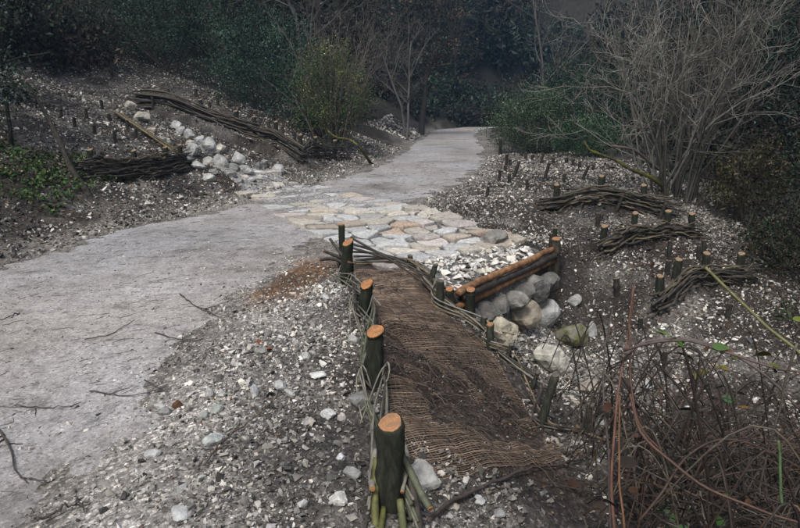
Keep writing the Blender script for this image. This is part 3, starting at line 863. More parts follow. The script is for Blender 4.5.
# brush wattles on the banks ------------------------------------------------
def brush_wattle(pts, label, nrods, height, posts, zf=.0, cols=(DARKROD, (.05, .04, .028), DARKROD, (.07, .058, .036), (.03, .026, .02), (.10, .08, .05)), seg_end=None, r=(.012, .022), depth=.1, ph=.16, pr=.045):
    pts = np.array([(p[0], p[1], 0) for p in pts], float)
    C = spline(pts, 40); C[:, 2] = H(C[:, 0], C[:, 1] - .02)
    C[:, 2] = np.convolve(np.pad(C[:, 2], 4, mode='edge'), np.ones(9) / 9, mode='valid')
    w = tag(empty('wattle_fence', C[20]), label, 'fence', 'brush wattles on the banks')
    d = np.gradient(C[:, :2], axis=0); d /= np.linalg.norm(d, axis=1)[:, None]
    nrm = np.c_[-d[:, 1], d[:, 0]]
    for k in range(nrods):
        f = k / max(1, nrods - 1)
        L = rng.uniform(.3, 1.0) if k % 4 else 1.0
        s0 = rng.uniform(0, 1 - L); idx = np.linspace(s0 * 39, (s0 + L) * 39, 14)
        P = np.stack([np.interp(idx, np.arange(40), C[:, j]) for j in range(3)], -1)
        nn = np.stack([np.interp(idx, np.arange(40), nrm[:, j]) for j in range(2)], -1)
        off = rng.uniform(-.5, .5) * depth * (1 - .3 * f) + .03 * np.sin(np.arange(14) * rng.uniform(.7, 1.5) + rng.uniform(0, 6)) + .012 * rng.normal(size=14)
        P[:, :2] += nn * off[:, None]
        P[:, 2] += f * height + rng.normal(0, .015) + .016 * rng.normal(size=14) + rng.normal(0, .05) * np.linspace(-.5, .5, 14)
        ext = (P[-1] - P[-2]) / np.linalg.norm(P[-1] - P[-2]); P = np.r_[P, [P[-1] + ext * rng.uniform(.02, .2)]]
        ext = (P[0] - P[1]) / np.linalg.norm(P[0] - P[1]); P = np.r_[[P[0] + ext * rng.uniform(.02, .15)], P]
        r0 = rng.uniform(*r)
        rod(w, P, r0, r0 * .6, cols[k % len(cols)], n=28, sides=6)
    for f in posts:
        x, y = np.interp(f * 39, np.arange(40), C[:, 0]), np.interp(f * 39, np.arange(40), C[:, 1])
        nn = (np.interp(f * 39, np.arange(40), nrm[:, 0]), np.interp(f * 39, np.arange(40), nrm[:, 1]))
        z = np.interp(f * 39, np.arange(40), C[:, 2])
        add_post(w, x + nn[0] * depth * .55, y + nn[1] * depth * .55, pr, height + ph, False, z=z, slant=.35, az=1.3, lean=(rng.normal(0, .05), 0))
    return w
brush_wattle(W_A, 'uppermost brush wattle on the right bank, below the bare shrub', 34, .25, (.1, .45, .8), depth=.14)
brush_wattle(W_B, 'middle brush wattle of the three on the right bank, ending under dark shrubs', 28, .2, (.06, .4, .75, 1.0), depth=.13)
brush_wattle(W_C, 'lowest brush wattle on the right bank, nearest the brambles', 30, .2, (.1, .3, .62, .95), depth=.16, r=(.01, .02))
brush_wattle(W_D, 'long brush wattle running down the left bank above the boulders', 44, .4, (.3, .5, .65, .8, .97), depth=.26, r=(.014, .03), ph=.14, pr=.05)
brush_wattle(W_D2, 'short wing of woven rods at the path end of the long left wattle', 30, .36, (.35, .75), depth=.2, r=(.012, .022), pr=.05)
brush_wattle(W_E, 'stacked woven rods at the foot of the left bank beside the path', 40, .36, (.1, .45, .8, .97), depth=.22, r=(.012, .024), ph=.1, pr=.045)

# ------------------------------------------------------------------ timber sill with masonry under it
sill_mid = np.array([(SILL[0] + SILL[1])[0] / 2, (SILL[0] + SILL[1])[1] / 2, 0]); sill_mid[2] = H1(*(sill_mid[:2] - _sn * .1))
sill = tag(empty('timber_sill', sill_mid), 'stacked timber logs holding the lower edge of the stone ford', 'log dam')
zl, zr = H1(*(SILL[0] - _sn * .1)), H1(*(SILL[1] - _sn * .1))
for k, (dz, c, ra, off, e0_, e1_) in enumerate(((.045, (.24, .125, .058), .037, .05, -.05, .06), (-.03, (.04, .033, .028), .037, .075, .0, .03), (-.1, (.23, .115, .05), .035, .06, -.12, -.02))):
    a = SILL[0] + _sn * off + _sd * e0_; b = SILL[1] + _sn * off + _sd * e1_
    P = np.array([(a[0], a[1], zl + dz), ((a + b)[0] / 2 + .01, (a + b)[1] / 2, (zl + zr) / 2 + dz + .006), (b[0], b[1], zr + dz)])
    S = spline(P, 24); V, T, Q = tube(wob(S, .009), ra * (1 + .07 * rng.normal(size=24)), 12)
    G = Geo(); G.add(V, T, Q, col=c); link('log', G.mesh('log', M_log, True, S[0]), sill, S[0])
pr_ = SILL[1] + _sn * .06 + _sd * .03
add_post(sill, pr_[0], pr_[1], .055, .2, True, z=zr - .02, below=.55, slant=.3, az=1.3, col=(.05, .042, .03))
pp_ = SILL[1] + _sd * .1
add_post(sill, pp_[0] + .03, pp_[1] + .05, .03, .3, False, z=zr - .02, slant=.1, az=4.5)
pm_ = SILL[0] + _sn * .14 + _sd * .05
add_post(sill, pm_[0], pm_[1], .045, .06, True, z=zl, below=.4, slant=.3, az=1.3)

wallp = tag(empty('masonry_wall', (sill_mid[0] + .1, sill_mid[1] - .07, sill_mid[2] - .5)), 'rough block wall under the logs facing the gully', 'wall')
s = -.02
for wd, hh, dz, off, cc in ((.34, .26, -.17, .0, .8), (.22, .2, -.2, .05, .55), (.42, .3, -.16, .02, .7), (.2, .17, -.19, .06, 1.0), (.36, .27, -.15, -.01, .6), (.4, .3, -.17, .03, .9), (.26, .22, -.2, .05, .65)):
    c2 = SILL[0] + _sd * (s + wd / 2) + _sn * (.05 + off); z = np.interp(s, [0, SLEN], [zl, zr]) + dz - hh / 2
    _bseed[0] += 1
    me = boulder_geo(wd * .56, .18, hh * .62, np.array((.22, .21, .19)) * cc, _bseed[0], 8).mesh('block', M_boulder)  # block colour darkened to carry the shade under the logs
    o = link('block', me, wallp, (c2[0], c2[1], z)); o.rotation_euler = (rng.normal(0, .1), rng.normal(0, .12), math.atan2(_sd[1], _sd[0]) + rng.normal(0, .15))
    s += wd * .93

# ------------------------------------------------------------------ cascade of boulders on the left bank
casc = tag(empty('stone_channel', pick(210, 175)), 'chain of pale rounded boulders stepping down the left bank between the wattles', 'stones')
CAS = [(130, 111, 15, 9, CREAM), (141, 124, 15, 13, CREAM), (152, 135, 11, 8, TAN), (158, 143, 12, 7, GREY), (176, 131, 14, 9, PALE), (181, 137, 12, 10, PALE), (189, 141, 12, 11, PALE),
       (190, 150, 14, 10, CREAM), (200, 148, 15, 11, PALE), (192, 158, 15, 14, PALE), (206, 157, 20, 18, PALE), (220, 155, 14, 10, CREAM), (197, 171, 15, 9, PALE), (186, 165, 12, 8, GREY),
       (208, 166, 16, 9, (.34, .33, .30)), (221, 170, 15, 17, PALE), (237, 166, 15, 13, PALE), (233, 173, 13, 9, GREY), (246, 177, 18, 11, (.36, .36, .34)), (230, 178, 14, 8, GREY),
       (208, 184, 16, 10, PALE), (251, 183, 12, 6, PALE), (277, 174, 13, 11, PALE), (265, 166, 9, 6, GREY), (168, 148, 9, 6, GREY), (172, 160, 8, 6, GREY), (258, 171, 10, 8, GREY), (213, 175, 10, 7, GREY), (240, 184, 10, 6, GREY)]
for u, v, w_, h_, c in CAS:
    boulder('boulder', u, v, w_, h_, c, casc, .25, fine=False)

# brushwood bundle beside the cascade
bb = tag(empty('brush_bundle', pick(150, 138)), 'thin bundle of sticks slanting down between the boulders on the left bank', 'brushwood')
pa, pb = pick(116, 116), pick(183, 160)
for k in range(9):
    a = pa + (rng.normal(0, .08), rng.normal(0, .08), .03 + rng.uniform(0, .08)); b = pb + (rng.normal(0, .08), rng.normal(0, .08), .03 + rng.uniform(0, .08))
    m = (a + b) / 2; m[2] = max(m[2], H1(m[0], m[1]) + .04)
    rod(bb, [a, m, b], .02, .012, [TANROD, DARKROD, (.10, .085, .04)][k % 3], 'stick')

# gully boulders: things of their own
GB = [(521, 338, 38, 33, (.30, .26, .20), M_boulder, 'brown-grey boulder just below the timber sill', 9), (545, 329, 27, 25, (.33, .33, .32), M_boulder, 'blocky grey boulder beside the brown one under the sill', 7),
      (574, 354, 33, 30, GREY, M_moss, 'rounded mossy green boulder in the gully bed', 12), (551, 379, 37, 34, (.45, .43, .37), M_boulder, 'large pale pitted boulder in the middle of the gully', 13),
      (503, 352, 26, 34, (.42, .38, .29), M_boulder, 'pale flat slab standing against the netting edge', 8), (575, 312, 13, 13, PALE, M_boulder, 'small white stone alone on the right gully side', 8),
      (592, 341, 9, 17, PALE, M_boulder, 'narrow upright white stone right of the mossy boulder', 8), (592, 395, 30, 13, (.33, .30, .25), M_boulder, 'low flat tan stone in the lower gully', 9),
      (598, 393, 17, 12, (.28, .27, .25), M_boulder, 'grey stone lying behind the flat tan stone', 9), (646, 391, 18, 10, PALE, M_boulder, 'pale stone seen between the bramble canes', 9),
      (600, 432, 14, 16, PALE, M_boulder, 'white stone low in the gully by the last dark stake', 9), (578, 384, 14, 8, GREY, M_boulder, 'small grey stone between the pitted boulder and the brambles', 9),
      (640, 369, 14, 10, GREY, M_boulder, 'grey stone on the slope beneath the arching canes', 9), (495, 248, 26, 16, (.22, .21, .19), M_boulder, 'dark tilted slab at the far edge of the ford', 7)]
for u, v, w_, h_, c, m_, lab, pl in GB:
    tag(boulder('boulder', u, v, w_, h_, c, None, .22, m_, .85, planes=pl), lab, 'boulder', 'boulders in the gully')

# loose stones on the shoulder
LS = [(177, 411, 11, 13, (.11, .055, .025), 'rust-brown rounded stone at the path edge'), (160, 411, 12, 9, PALE, 'pale stone left of the rust-brown stone'), (165, 418, 14, 9, GREY, 'grey-green stone just below the rust-brown one'),
      (209, 400, 12, 12, PALE, 'pale stone near the upper path edge, left of its neighbour'), (221, 398, 11, 9, PALE, 'pale stone near the upper path edge, right of its neighbour'), (217, 415, 15, 13, (.3, .32, .29), 'broad greenish-white stone in the middle of the left cluster'), (204, 421, 10, 12, (.33, .35, .32), 'narrow greenish-white stone left of the broad one'), (152, 459, 17, 8, PALE, 'broad white flake half sunk in the path shoulder'),
      (318, 380, 16, 8, (.5, .5, .48), 'flat white stone halfway up the shoulder'), (281, 391, 14, 10, PALE, 'pale stone beside the second white stone on the mid shoulder'), (290, 399, 12, 10, PALE, 'pale stone just below the mid shoulder white stone'), (254, 398, 10, 16, (.4, .41, .42), 'upright bluish-white chip on the shoulder'),
      (329, 421, 17, 10, (.5, .5, .48), 'bright white angular stone left of the second post'), (342, 424, 9, 15, (.36, .33, .3), 'brownish upright stone right of the bright white angular stone'), (361, 411, 28, 22, (.2, .195, .185), 'large dark grey lump of stone beside the fence'),
      (373, 417, 13, 12, PALE, 'pale stone touching the dark grey lump by the fence'), (338, 506, 22, 11, (.46, .45, .42), 'long pale flake in the lower foreground gravel'), (212, 447, 22, 15, (.38, .4, .38), 'pointed pale flake on the middle of the shoulder'),
      (180, 521, 24, 10, (.38, .39, .38), 'pale flake at the lower edge of the shoulder'), (420, 490, 38, 26, (.38, .37, .34), 'pale block wedged right of the nearest post'), (341, 462, 11, 9, (.5, .5, .5), 'small bright white chip left of the nearest post'), (352, 480, 17, 13, GREY, 'grey stone against the rods left of the nearest post'),
      (305, 360, 12, 8, PALE, 'pale chip above the flat white stone'), (352, 345, 14, 9, (.3, .3, .28), 'grey stone near the third post'), (325, 300, 10, 6, PALE, 'small pale chip high on the shoulder near the fourth post'), (262, 355, 12, 7, GREY, 'grey stone by the red-brown dead leaf'), (390, 500, 12, 8, GREY, 'small grey stone at the foot of the nearest post'), (478, 506, 14, 8, PALE, 'pale stone below the netting near the long stick'),
      (500, 520, 15, 9, GREY, 'grey stone at the bottom edge right of the long stick'), (456, 512, 11, 8, TAN, 'small tan stone between nearest post and long stick')]
for u, v, w_, h_, c, lab in LS:
    tag(boulder('loose_stone', u, v, w_, h_ * .9, c, None, .3, M_stone, .85, planes=9, fine=False), lab, 'stone', 'loose stones on the shoulder')

# ------------------------------------------------------------------ coir netting
nl = np.array([pick(428, 482), (.0, 2.75, 0), (-.1, 3.3, 0), (-.2, 4.4, 0), (-.42, 5.33, 0), (-.5, 6.0, 0)])
nr = np.array([pick(588, 452)] + [ep[k] for k in (8, 5, 3, 2, 1)])
nl[:, 2] = 0; nr[:, 2] = 0
NLs, NRs = spline(nl, 240), spline(nr, 240)
G = Geo()
def drape(P, lift=.010):
    P = P.copy(); soil = fbm(P[:, 0], P[:, 1], 2.6, 3, 120)
    P[:, 2] = H(P[:, 0], P[:, 1]) + lift + .006 * fbm(P[:, 0], P[:, 1], 6, 2, 7) - .03 * sstep(.2, .36, soil)
    return P
for s in np.arange(0, 239, 1.0):
    s += rng.normal(0, .18)
    s = min(max(s, 0), 239); i0 = min(int(s), 238); fr = s - i0
    a, b = NLs[i0] * (1 - fr) + NLs[i0 + 1] * fr, NRs[i0] * (1 - fr) + NRs[i0 + 1] * fr
    t = np.linspace(0, 1, 44)
    P = a + (b - a) * t[:, None]
    P[:, 1] += .05 * fbm(P[:, 0], P[:, 1], 1.5, 2, 15) + .0016 * rng.normal(size=44) - .05 * np.sin(np.pi * t)
    P = drape(P)
    V, T, Q = tube(P, .0021 * rng.uniform(.7, 1.35), 4, False)
    G.add(V, T, Q, col=np.array((.21, .155, .115)) * rng.uniform(.5, 1.35))
for t in np.linspace(.0, 1, 34):
    t = min(1, max(0, t + rng.normal(0, .004)))
    P = NLs + (NRs - NLs) * t
    P = P + np.c_[.03 * fbm(P[:, 0], P[:, 1], 1.8, 2, 25), -.05 * np.sin(np.pi * t) + 0 * P[:, 1], 0 * P[:, 0]]
    P = drape(P[:: 2], .008)
    V, T, Q = tube(P, .0018, 4, False)
    G.add(V, T, Q, col=np.array((.15, .11, .08)) * rng.uniform(.5, 1.2))
tag(link('coir_netting', G.mesh('coir_netting', M_coir)), 'brown coir erosion netting spread over the slope right of the woven fence', 'netting')

# ------------------------------------------------------------------ single stakes
ORD = ['leftmost', 'second', 'third', 'fourth', 'fifth', 'sixth', 'seventh', 'eighth', 'ninth', 'tenth', 'eleventh', 'twelfth', 'thirteenth', 'fourteenth', 'fifteenth', 'sixteenth', 'seventeenth', 'eighteenth', 'nineteenth', 'twentieth', 'twenty-first', 'twenty-second', 'twenty-third', 'twenty-fourth', 'twenty-fifth']
def nth(k): return 'leftmost' if k == 0 else ORD[k] + ' from the left'
def stake(u, v, hpx, label, group, wpx=None, lean=0.):
    p = pick(u, v); m = pixscale(p)
    r = max(.016, (wpx or 3.0) * m / 2)
    G, F, c = post_geo(r, hpx * m * 1.03, .2, .3, rng.uniform(3.6, 5.6), (lean + rng.normal(0, .06), rng.normal(0, .05)), 8, (.028, .025, .021))
    o = link('stake', G.mesh('stake', M_bark, True), None, (p[0], p[1], H1(p[0], p[1])))
    tag(o, label, 'stake', group)
    link('cut_face', F.mesh('cut_face', M_greycut, False, c), o, WL[o] + c)
RS = [(487, 197, 10, .1), (499, 182, 11, 0), (506, 165, 10, 0), (500, 155, 14, -.05), (505, 172, 6, 0), (509, 183, 8, 0), (514, 177, 15, .3), (510, 165, 5, 0), (521, 156, 8, 0), (526, 159, 6, 0), (532, 160, 5, 0),
      (527, 190, 10, 0), (541, 163, 9, .2), (545, 179, 15, .15), (553, 164, 6, 0), (564, 183, 9, 0), (566, 164, 6, 0), (573, 166, 6, 0), (579, 169, 7, 0), (583, 179, 13, .25), (593, 170, 4, 0), (604, 184, 8, 0), (632, 184, 6, 0), (515, 148, 6, 0), (535, 152, 6, 0)]
for k, (u, v, h, ln) in enumerate(sorted(RS)):
    lab = 'dark stake beyond the uppermost right wattle, ' + nth(k) + (', leaning right' if ln >= .25 else ', tall' if h > 12 else '')
    stake(u, v, h, lab, 'stakes on the far right bank', None, ln)
for u, v, h, w_, ln, lab in [(616, 213, 15, 4, .2, 'slim stake between the upper and middle right wattles'), (598, 226, 12, 5, .05, 'stake left of the middle right wattle, near its end'), (659, 219, 15, 4, .25, 'stake just below the right end of the upper wattle'),
                             (669, 260, 18, 4, .0, 'tall slim stake between the middle and lowest right wattles'), (667, 275, 14, 5, .0, 'short thick stake just behind the lowest right wattle'), (617, 294, 15, 6, -.1, 'stake on the slope left of the lowest right wattle'),
                             (704, 257, 16, 4, 0, 'right one of two stakes under the dark shrubs'), (698, 260, 14, 4, 0, 'left one of two stakes under the dark shrubs'), (551, 248, 14, 4, -.05, 'thin stake standing behind the right end of the timber sill'),
                             (727, 318, 14, 5, .1, 'stake low on the right bank below the lowest wattle'), (640, 330, 12, 5, 0, 'stake in the gully side left of the bramble tops'), (664, 365, 14, 5, 0, 'stake half hidden by the arching canes')]:
    stake(u, v, h, lab, 'stakes on the right gully side', w_, ln)
LSK = [(184, 107, 6), (210, 111, 8), (238, 119, 8), (218, 106, 7), (254, 109, 8), (269, 131, 8), (274, 121, 10), (287, 119, 8), (295, 142, 9), (243, 99, 9), (153, 106, 7), (169, 98, 8), (196, 97, 7), (230, 108, 6), (265, 113, 7), (305, 130, 7), (313, 139, 8), (283, 133, 6), (200, 104, 6)]
for k, (u, v, h) in enumerate(sorted(LSK)): stake(u, v, h, 'small stake above the long left wattle, ' + nth(k) + ' of its row', 'stakes above the long left wattle')
for k, (u, v, h) in enumerate(sorted([(116, 144, 12), (128, 130, 9), (136, 139, 10), (75, 127, 9), (87, 119, 9), (102, 109, 8), (62, 118, 8), (95, 134, 8), (110, 122, 7)])):
    stake(u, v, h, 'dark stake above the stacked rods on the left bank, ' + nth(k), 'stakes above the lower left wattle')

# ------------------------------------------------------------------ vegetation builders
def leaf_quads(P, D, size, cols, G, asp=.5, fold=.25):
    """diamond leaves folded along the midrib; P centres, D directions"""
    n = len(P); size = np.broadcast_to(size, (n,))
    D = D / (np.linalg.norm(D, axis=1)[:, None] + 1e-9)
    ref = rng.normal(size=(n, 3)); S = np.cross(D, ref); S /= np.linalg.norm(S, axis=1)[:, None] + 1e-9
    Nn = np.cross(S, D)
    a = P - D * size[:, None] * .5; b = P + D * size[:, None] * .5
    l = P + S * (size * asp * .5)[:, None] + Nn * (size * fold * asp)[:, None]; r = P - S * (size * asp * .5)[:, None] + Nn * (size * fold * asp)[:, None]
    V = np.stack([a, l, b, r], 1).reshape(-1, 3)
    i = np.arange(n)[:, None] * 4
    T = np.concatenate([i + np.array([[0, 2, 1]]), i + np.array([[0, 3, 2]])])
    G.add(V, tris=T, col=np.repeat(cols, 4, 0))
def cols_jit(base, n, j=.3):
    b = np.asarray(base, float)
    if b.ndim == 2: b = b[rng.integers(0, len(b), n)]
    return b * np.exp(rng.normal(0, j, (n, 1))) * (1 + rng.normal(0, .06, (n, 3)))

def branchy(base, height, nstems, spread, levels=3, r0=.03, kids=6, curve=.25, col=(.2, .18, .15), fan=1.0, sides=4, drop=.5, seed=None):
    """bare stems that fork; returns Geo and all end points"""
    G = Geo(); tips = []
    def grow(p, d, length, r, lev):
        n = 6 if lev == 0 else 5
        P = [p]; dd = d / np.linalg.norm(d)
        for k in range(n - 1):
            dd = dd + rng.normal(0, curve / (n - 1) * 1.6, 3) + np.array((0, 0, .04 * (1 if lev == 0 else .5)))
            dd /= np.linalg.norm(dd)
            P.append(P[-1] + dd * length / (n - 1))
        P = np.array(P); rr = np.linspace(r, r * (.45 if lev < levels else .3), n)
        V, T, Q = tube(P, rr, sides if lev < 2 else 3, False)
        G.add(V, T, Q, col=np.asarray(col) * rng.uniform(.65, 1.25) * (1 + .25 * lev / max(1, levels)))
        tips.append(P[-1])
        if lev < levels:
            kk = kids if lev == 0 else max(2, kids - lev)
            for c in range(kk):
                f = rng.uniform(.3, 1.0); j = f * (n - 1); i = min(int(j), n - 2)
                q = P[i] + (P[i + 1] - P[i]) * (j - i)
                nd = (P[i + 1] - P[i]); nd /= np.linalg.norm(nd)
                nd = nd + rng.normal(0, .55, 3) + (0, 0, .15)
                grow(q, nd, length * rng.uniform(.3, .6), max(.0035, r * (1 - .6 * f) * .55), lev + 1)
    for k in range(nstems):
        a = rng.uniform(0, 2 * np.pi); t = rng.uniform(.05, 1) * fan
        d = np.array((math.cos(a) * t, math.sin(a) * t, 1.0))
        off = np.array((math.cos(a), math.sin(a), 0)) * spread * rng.uniform(0, 1)
        grow(base + off - (0, 0, .1), d, height * rng.uniform(.6, 1.05), r0 * rng.uniform(.5, 1.2), 0)
    return G, np.array(tips)

def leafy_crown(G, cen, rad, nclus, per, clr, size, cols, shell=.6, jit=.5, up=.5, zmin=None, asp=.5):
    u = rng.normal(size=(nclus, 3)); u /= np.linalg.norm(u, axis=1)[:, None]
    u *= (shell + (1 - shell) * rng.uniform(size=(nclus, 1))) * rng.uniform(.75, 1.12, (nclus, 1))
    C = np.asarray(cen) + u * np.asarray(rad)
    cl = cols_jit(cols, nclus, jit)
    P = (C[:, None] + rng.normal(0, 1, (nclus, per, 3)) * np.asarray(clr) * rng.uniform(.6, 1.3, (nclus, 1, 1))).reshape(-1, 3)
    out = np.repeat(u, per, 0) * .7 + rng.normal(0, .7, (nclus * per, 3)) + (0, 0, up)
    cc = np.repeat(cl, per, 0) * np.exp(rng.normal(0, .25, (nclus * per, 1)))
    if zmin is not None:
        k = P[:, 2] > zmin; P, out, cc = P[k], out[k], cc[k]
    leaf_quads(P, out, size * rng.uniform(.6, 1.3, len(P)), cc, G, asp)
    return C

def bush(name, label, base, rad, lift, nclus, per, clr, size, cols, cat='bush', nstem=10, stemcol=(.06, .05, .04), extra=None, group=None, shell=.55, asp=.5):
    base = np.asarray(base, float)
    b = tag(empty(name, base), label, cat, group)
    G = Geo(); cen = base + (0, 0, lift)
    C = leafy_crown(G, cen, rad, nclus, per, clr, size, cols, shell, zmin=base[2] - .3, asp=asp)
    link('crown', G.mesh('crown', M_leaf, False, base), b, base)
    S = Geo()
    for k in range(nstem):
        e = C[rng.integers(0, len(C))]
        s = base + (rng.normal(0, .12), rng.normal(0, .12), -.1)
        m = (s + e) / 2 + rng.normal(0, .12 * np.linalg.norm(e - s) * .5, 3)
        P = spline([s, m, e], 9); V, T, Q = tube(P, np.linspace(.03, .008, 9) * max(1, lift / 1.5), 5, False)
        S.add(V, T, Q, col=np.asarray(stemcol) * rng.uniform(.6, 1.4))
    if extra is not None:
        for V, T, Q, c in extra: S.add(V, T, Q, col=c)
    link('trunk', S.mesh('trunk', M_twig, True, base), b, base)
    return b

# ------------------------------------------------------------------ bare shrub on the right bank
bs = pick(668, 204)
bs = np.array((4.75, 10.3, H1(4.75, 10.3)))
shrub = tag(empty('bare_shrub', bs), 'big leafless many-stemmed shrub with pale twigs on the right bank', 'shrub')
G1, _ = branchy(bs, 3.3, 24, .35, 3, .030, 5, .35, (.085, .08, .066), fan=.42)
link('stems', G1.mesh('stems', M_twig, True, bs), shrub, bs)
G2, _ = branchy(bs + (-.3, -.1, .3), 3.0, 10, .3, 3, .022, 6, .6, (.18, .172, .15), fan=.8)
link('twigs', G2.mesh('twigs', M_twig, True, bs), shrub, bs)
tb = 10.0
ml = [bs + (-.12, -.12, -.05), bs * .5 + at(640, 182, tb) * .5 + (0, 0, .12), at(632, 170, tb), at(616, 160, tb - .1), at(600, 154, tb - .15), at(590, 150, tb - .2), at(584, 141, tb - .2)]
S = spline(ml, 26); V, T, Q = tube(wob(S, .006), np.linspace(.042, .018, 26) * (1 + .12 * rng.normal(size=26)), 8); G = Geo(); G.add(V, T, Q)
link('mossy_limb', G.mesh('mossy_limb', M_mosslimb, True, bs), shrub, bs)['label'] = 'yellow-green moss-covered limb arching left'
S = spline([at(612, 146, tb), at(634, 150, tb), at(652, 164, tb + .15), bs + (-.1, -.1, .3)], 14); V, T, Q = tube(S, .024, 6); G = Geo(); G.add(V, T, Q, col=(.08, .065, .05))
link('broken_branch', G.mesh('broken_branch', M_twig, True, bs), shrub, bs)

# green bush with bare shoots left of the path ------------------------------
b0 = pick(345, 153); b0 = np.array((b0[0] - .4, b0[1] + .6, H1(b0[0] - .4, b0[1] + .6)))
GRN, DGRN, YGRN, OLV, BRN = (.05, .09, .03), (.02, .04, .024), (.09, .11, .03), (.06, .06, .028), (.036, .026, .018)
bush('leafy_shrub', 'yellow-green shrub with bare shoots left of the path beyond the wattles', b0, (1.25, 1.2, 1.5), 1.6, 260, 45, .16, .055, [GRN, YGRN, OLV, (.03, .05, .02)], 'shrub', 16)
G1, _ = branchy(b0, 3.2, 26, .5, 2, .02, 6, .3, (.11, .095, .08), fan=.55)
sh2 = tag(empty('bare_shrub', b0 + (.5, -.2, 0)), 'bundle of thin leafless shoots rising through the green shrub left of the path', 'shrub')
link('stems', G1.mesh('stems', M_twig, True, b0 + (.5, -.2, 0)), sh2, b0 + (.5, -.2, 0))
ml = [pick(372, 163) - (0, 0, .05), at(360, 148, 15.8), at(350, 140, 15.9), at(336, 137, 16.1), at(328, 131, 16.3)]
S = spline(ml, 20); V, T, Q = tube(S, np.linspace(.045, .02, 20), 7); G = Geo(); G.add(V, T, Q)
link('mossy_limb', G.mesh('mossy_limb', M_mosslimb, True, b0), sh2, b0)['label'] = 'yellow mossy limb arching low over the bank'

# evergreen thicket behind the left bank ------------------------------------
def gp(x, y): return np.array((x, y, H1(x, y)))
bush('evergreen_bush', 'broad blue-green evergreen bush directly behind the left bank crest', gp(-4.6, 20.6), (2.0, 1.5, 1.7), 1.6, 240, 75, .2, .07, [DGRN, (.028, .054, .036), (.04, .07, .048)])
bush('evergreen_bush', 'dark evergreen bush behind the top of the long left wattle', gp(-8.0, 21.5), (2.3, 1.6, 1.8), 1.7, 240, 75, .2, .07, [(.016, .03, .018), (.022, .04, .024), (.03, .052, .034)])
bush('evergreen_bush', 'low dark bush in the gap left of the yellow-green shrub', gp(-2.6, 19.5), (1.2, 1.0, 1.2), 1.1, 170, 50, .18, .07, [DGRN, (.02, .036, .02)])
bush('brown_thicket', 'brownish leafless thicket on the upper left slope', gp(-11.5, 20), (2.2, 1.5, 2.0), 1.8, 260, 40, .22, .07, [BRN, (.03, .026, .02), (.02, .02, .015)], 'thicket', 24)
bush('brown_thicket', 'dim brown thicket above the evergreen bushes', gp(-7, 25), (3, 1.8, 2.6), 2.8, 300, 45, .3, .1, [BRN, (.03, .026, .02), DGRN], 'thicket', 24)
bush('dark_thicket', 'low dark thicket on the crest left of the long wattle top', gp(-9.7, 19.2), (1.6, 1.1, .9), .7, 200, 45, .17, .065, [(.018, .022, .015), BRN, DGRN], 'thicket', 14)
bush('dark_thicket', 'low brown thicket on the crest above the stacked rods', gp(-10.6, 16.6), (1.4, 1.1, 1.0), .8, 200, 45, .17, .065, [(.018, .02, .014), BRN], 'thicket', 14)
def bare_tree(label, x, y, h, col):
    b = gp(x, y); t = tag(empty('bare_tree', b), label, 'tree', 'bare trees of the wood')
    G, _ = branchy(b, h * .8, 2, .2, 3, .09, 8, .4, col, fan=.35, sides=5)
    link('trunk', G.mesh('trunk', M_twig, True, b), t, b)
bare_tree('leafless tree above the broad blue-green evergreen', -3.6, 22.6, 7, (.075, .07, .065))
bare_tree('leafless tree over the dark evergreen behind the long wattle', -8.5, 23.5, 8, (.06, .055, .05))
bare_tree('slim leafless tree left of where the path vanishes', .3, 27.5, 7, (.075, .07, .066))
bare_tree('leafless tree behind the rounded green bush by the path', 6.0, 24.5, 7, (.08, .076, .072))
bare_tree('leafless tree on the slope in the upper left', -13.5, 22, 8, (.055, .05, .045))
bare_tree('leafless tree to the right behind the big bare shrub', 8.8, 17, 7, (.06, .055, .05))
# left edge tree with ivy
tl = gp(-6.35, 9.3)
tree = tag(empty('ivy_tree', tl), 'dark trunk with scattered pale ivy leaves at the left edge', 'tree')
G = Geo()
for P, r0, r1 in ([(tl + (0, 0, -.1), tl + (.1, .1, 1.2), tl + (-.05, .3, 2.6), tl + (.15, .4, 4.5)), .11, .06], [(tl + (-.35, .2, -.1), tl + (-.4, .2, 1.5), tl + (-.7, .4, 4.2)), .06, .03],
                  [(tl + (.1, .1, 1.2), tl + (.35, .1, 2.0), tl + (.5, .2, 3.4)), .045, .02], [(tl + (.25, .3, -.1), tl + (.32, .3, 1.3), tl + (.5, .5, 3.4)), .03, .015], [(tl + (.1, .2, 1.0), tl + (.6, .3, 1.25), tl + (1.1, .2, 1.3)), .02, .008]):
    S = wob(spline(P, 16), .012); V, T, Q = tube(S, np.linspace(r0, r1, 16), 8); G.add(V, T, Q, col=(.035, .032, .028))
link('trunk', G.mesh('trunk', M_bark, True, tl), tree, tl)
G = Geo()
leafy_crown(G, tl + (.1, .1, 1.75), (.85, .6, 1.1), 120, 18, .12, .075, [(.03, .045, .03), (.02, .035, .02), (.07, .09, .08)], .2)
leafy_crown(G, tl + (.55, -.1, .75), (.35, .3, .5), 40, 16, .1, .07, [(.03, .045, .03), (.02, .035, .02), (.08, .10, .09)], .2)
leafy_crown(G, tl + (-.5, .4, 2.6), (1.2, .8, 1.4), 140, 22, .16, .08, [(.02, .03, .018), (.015, .022, .014)], .3)
link('crown', G.mesh('crown', M_leaf, False, tl), tree, tl)
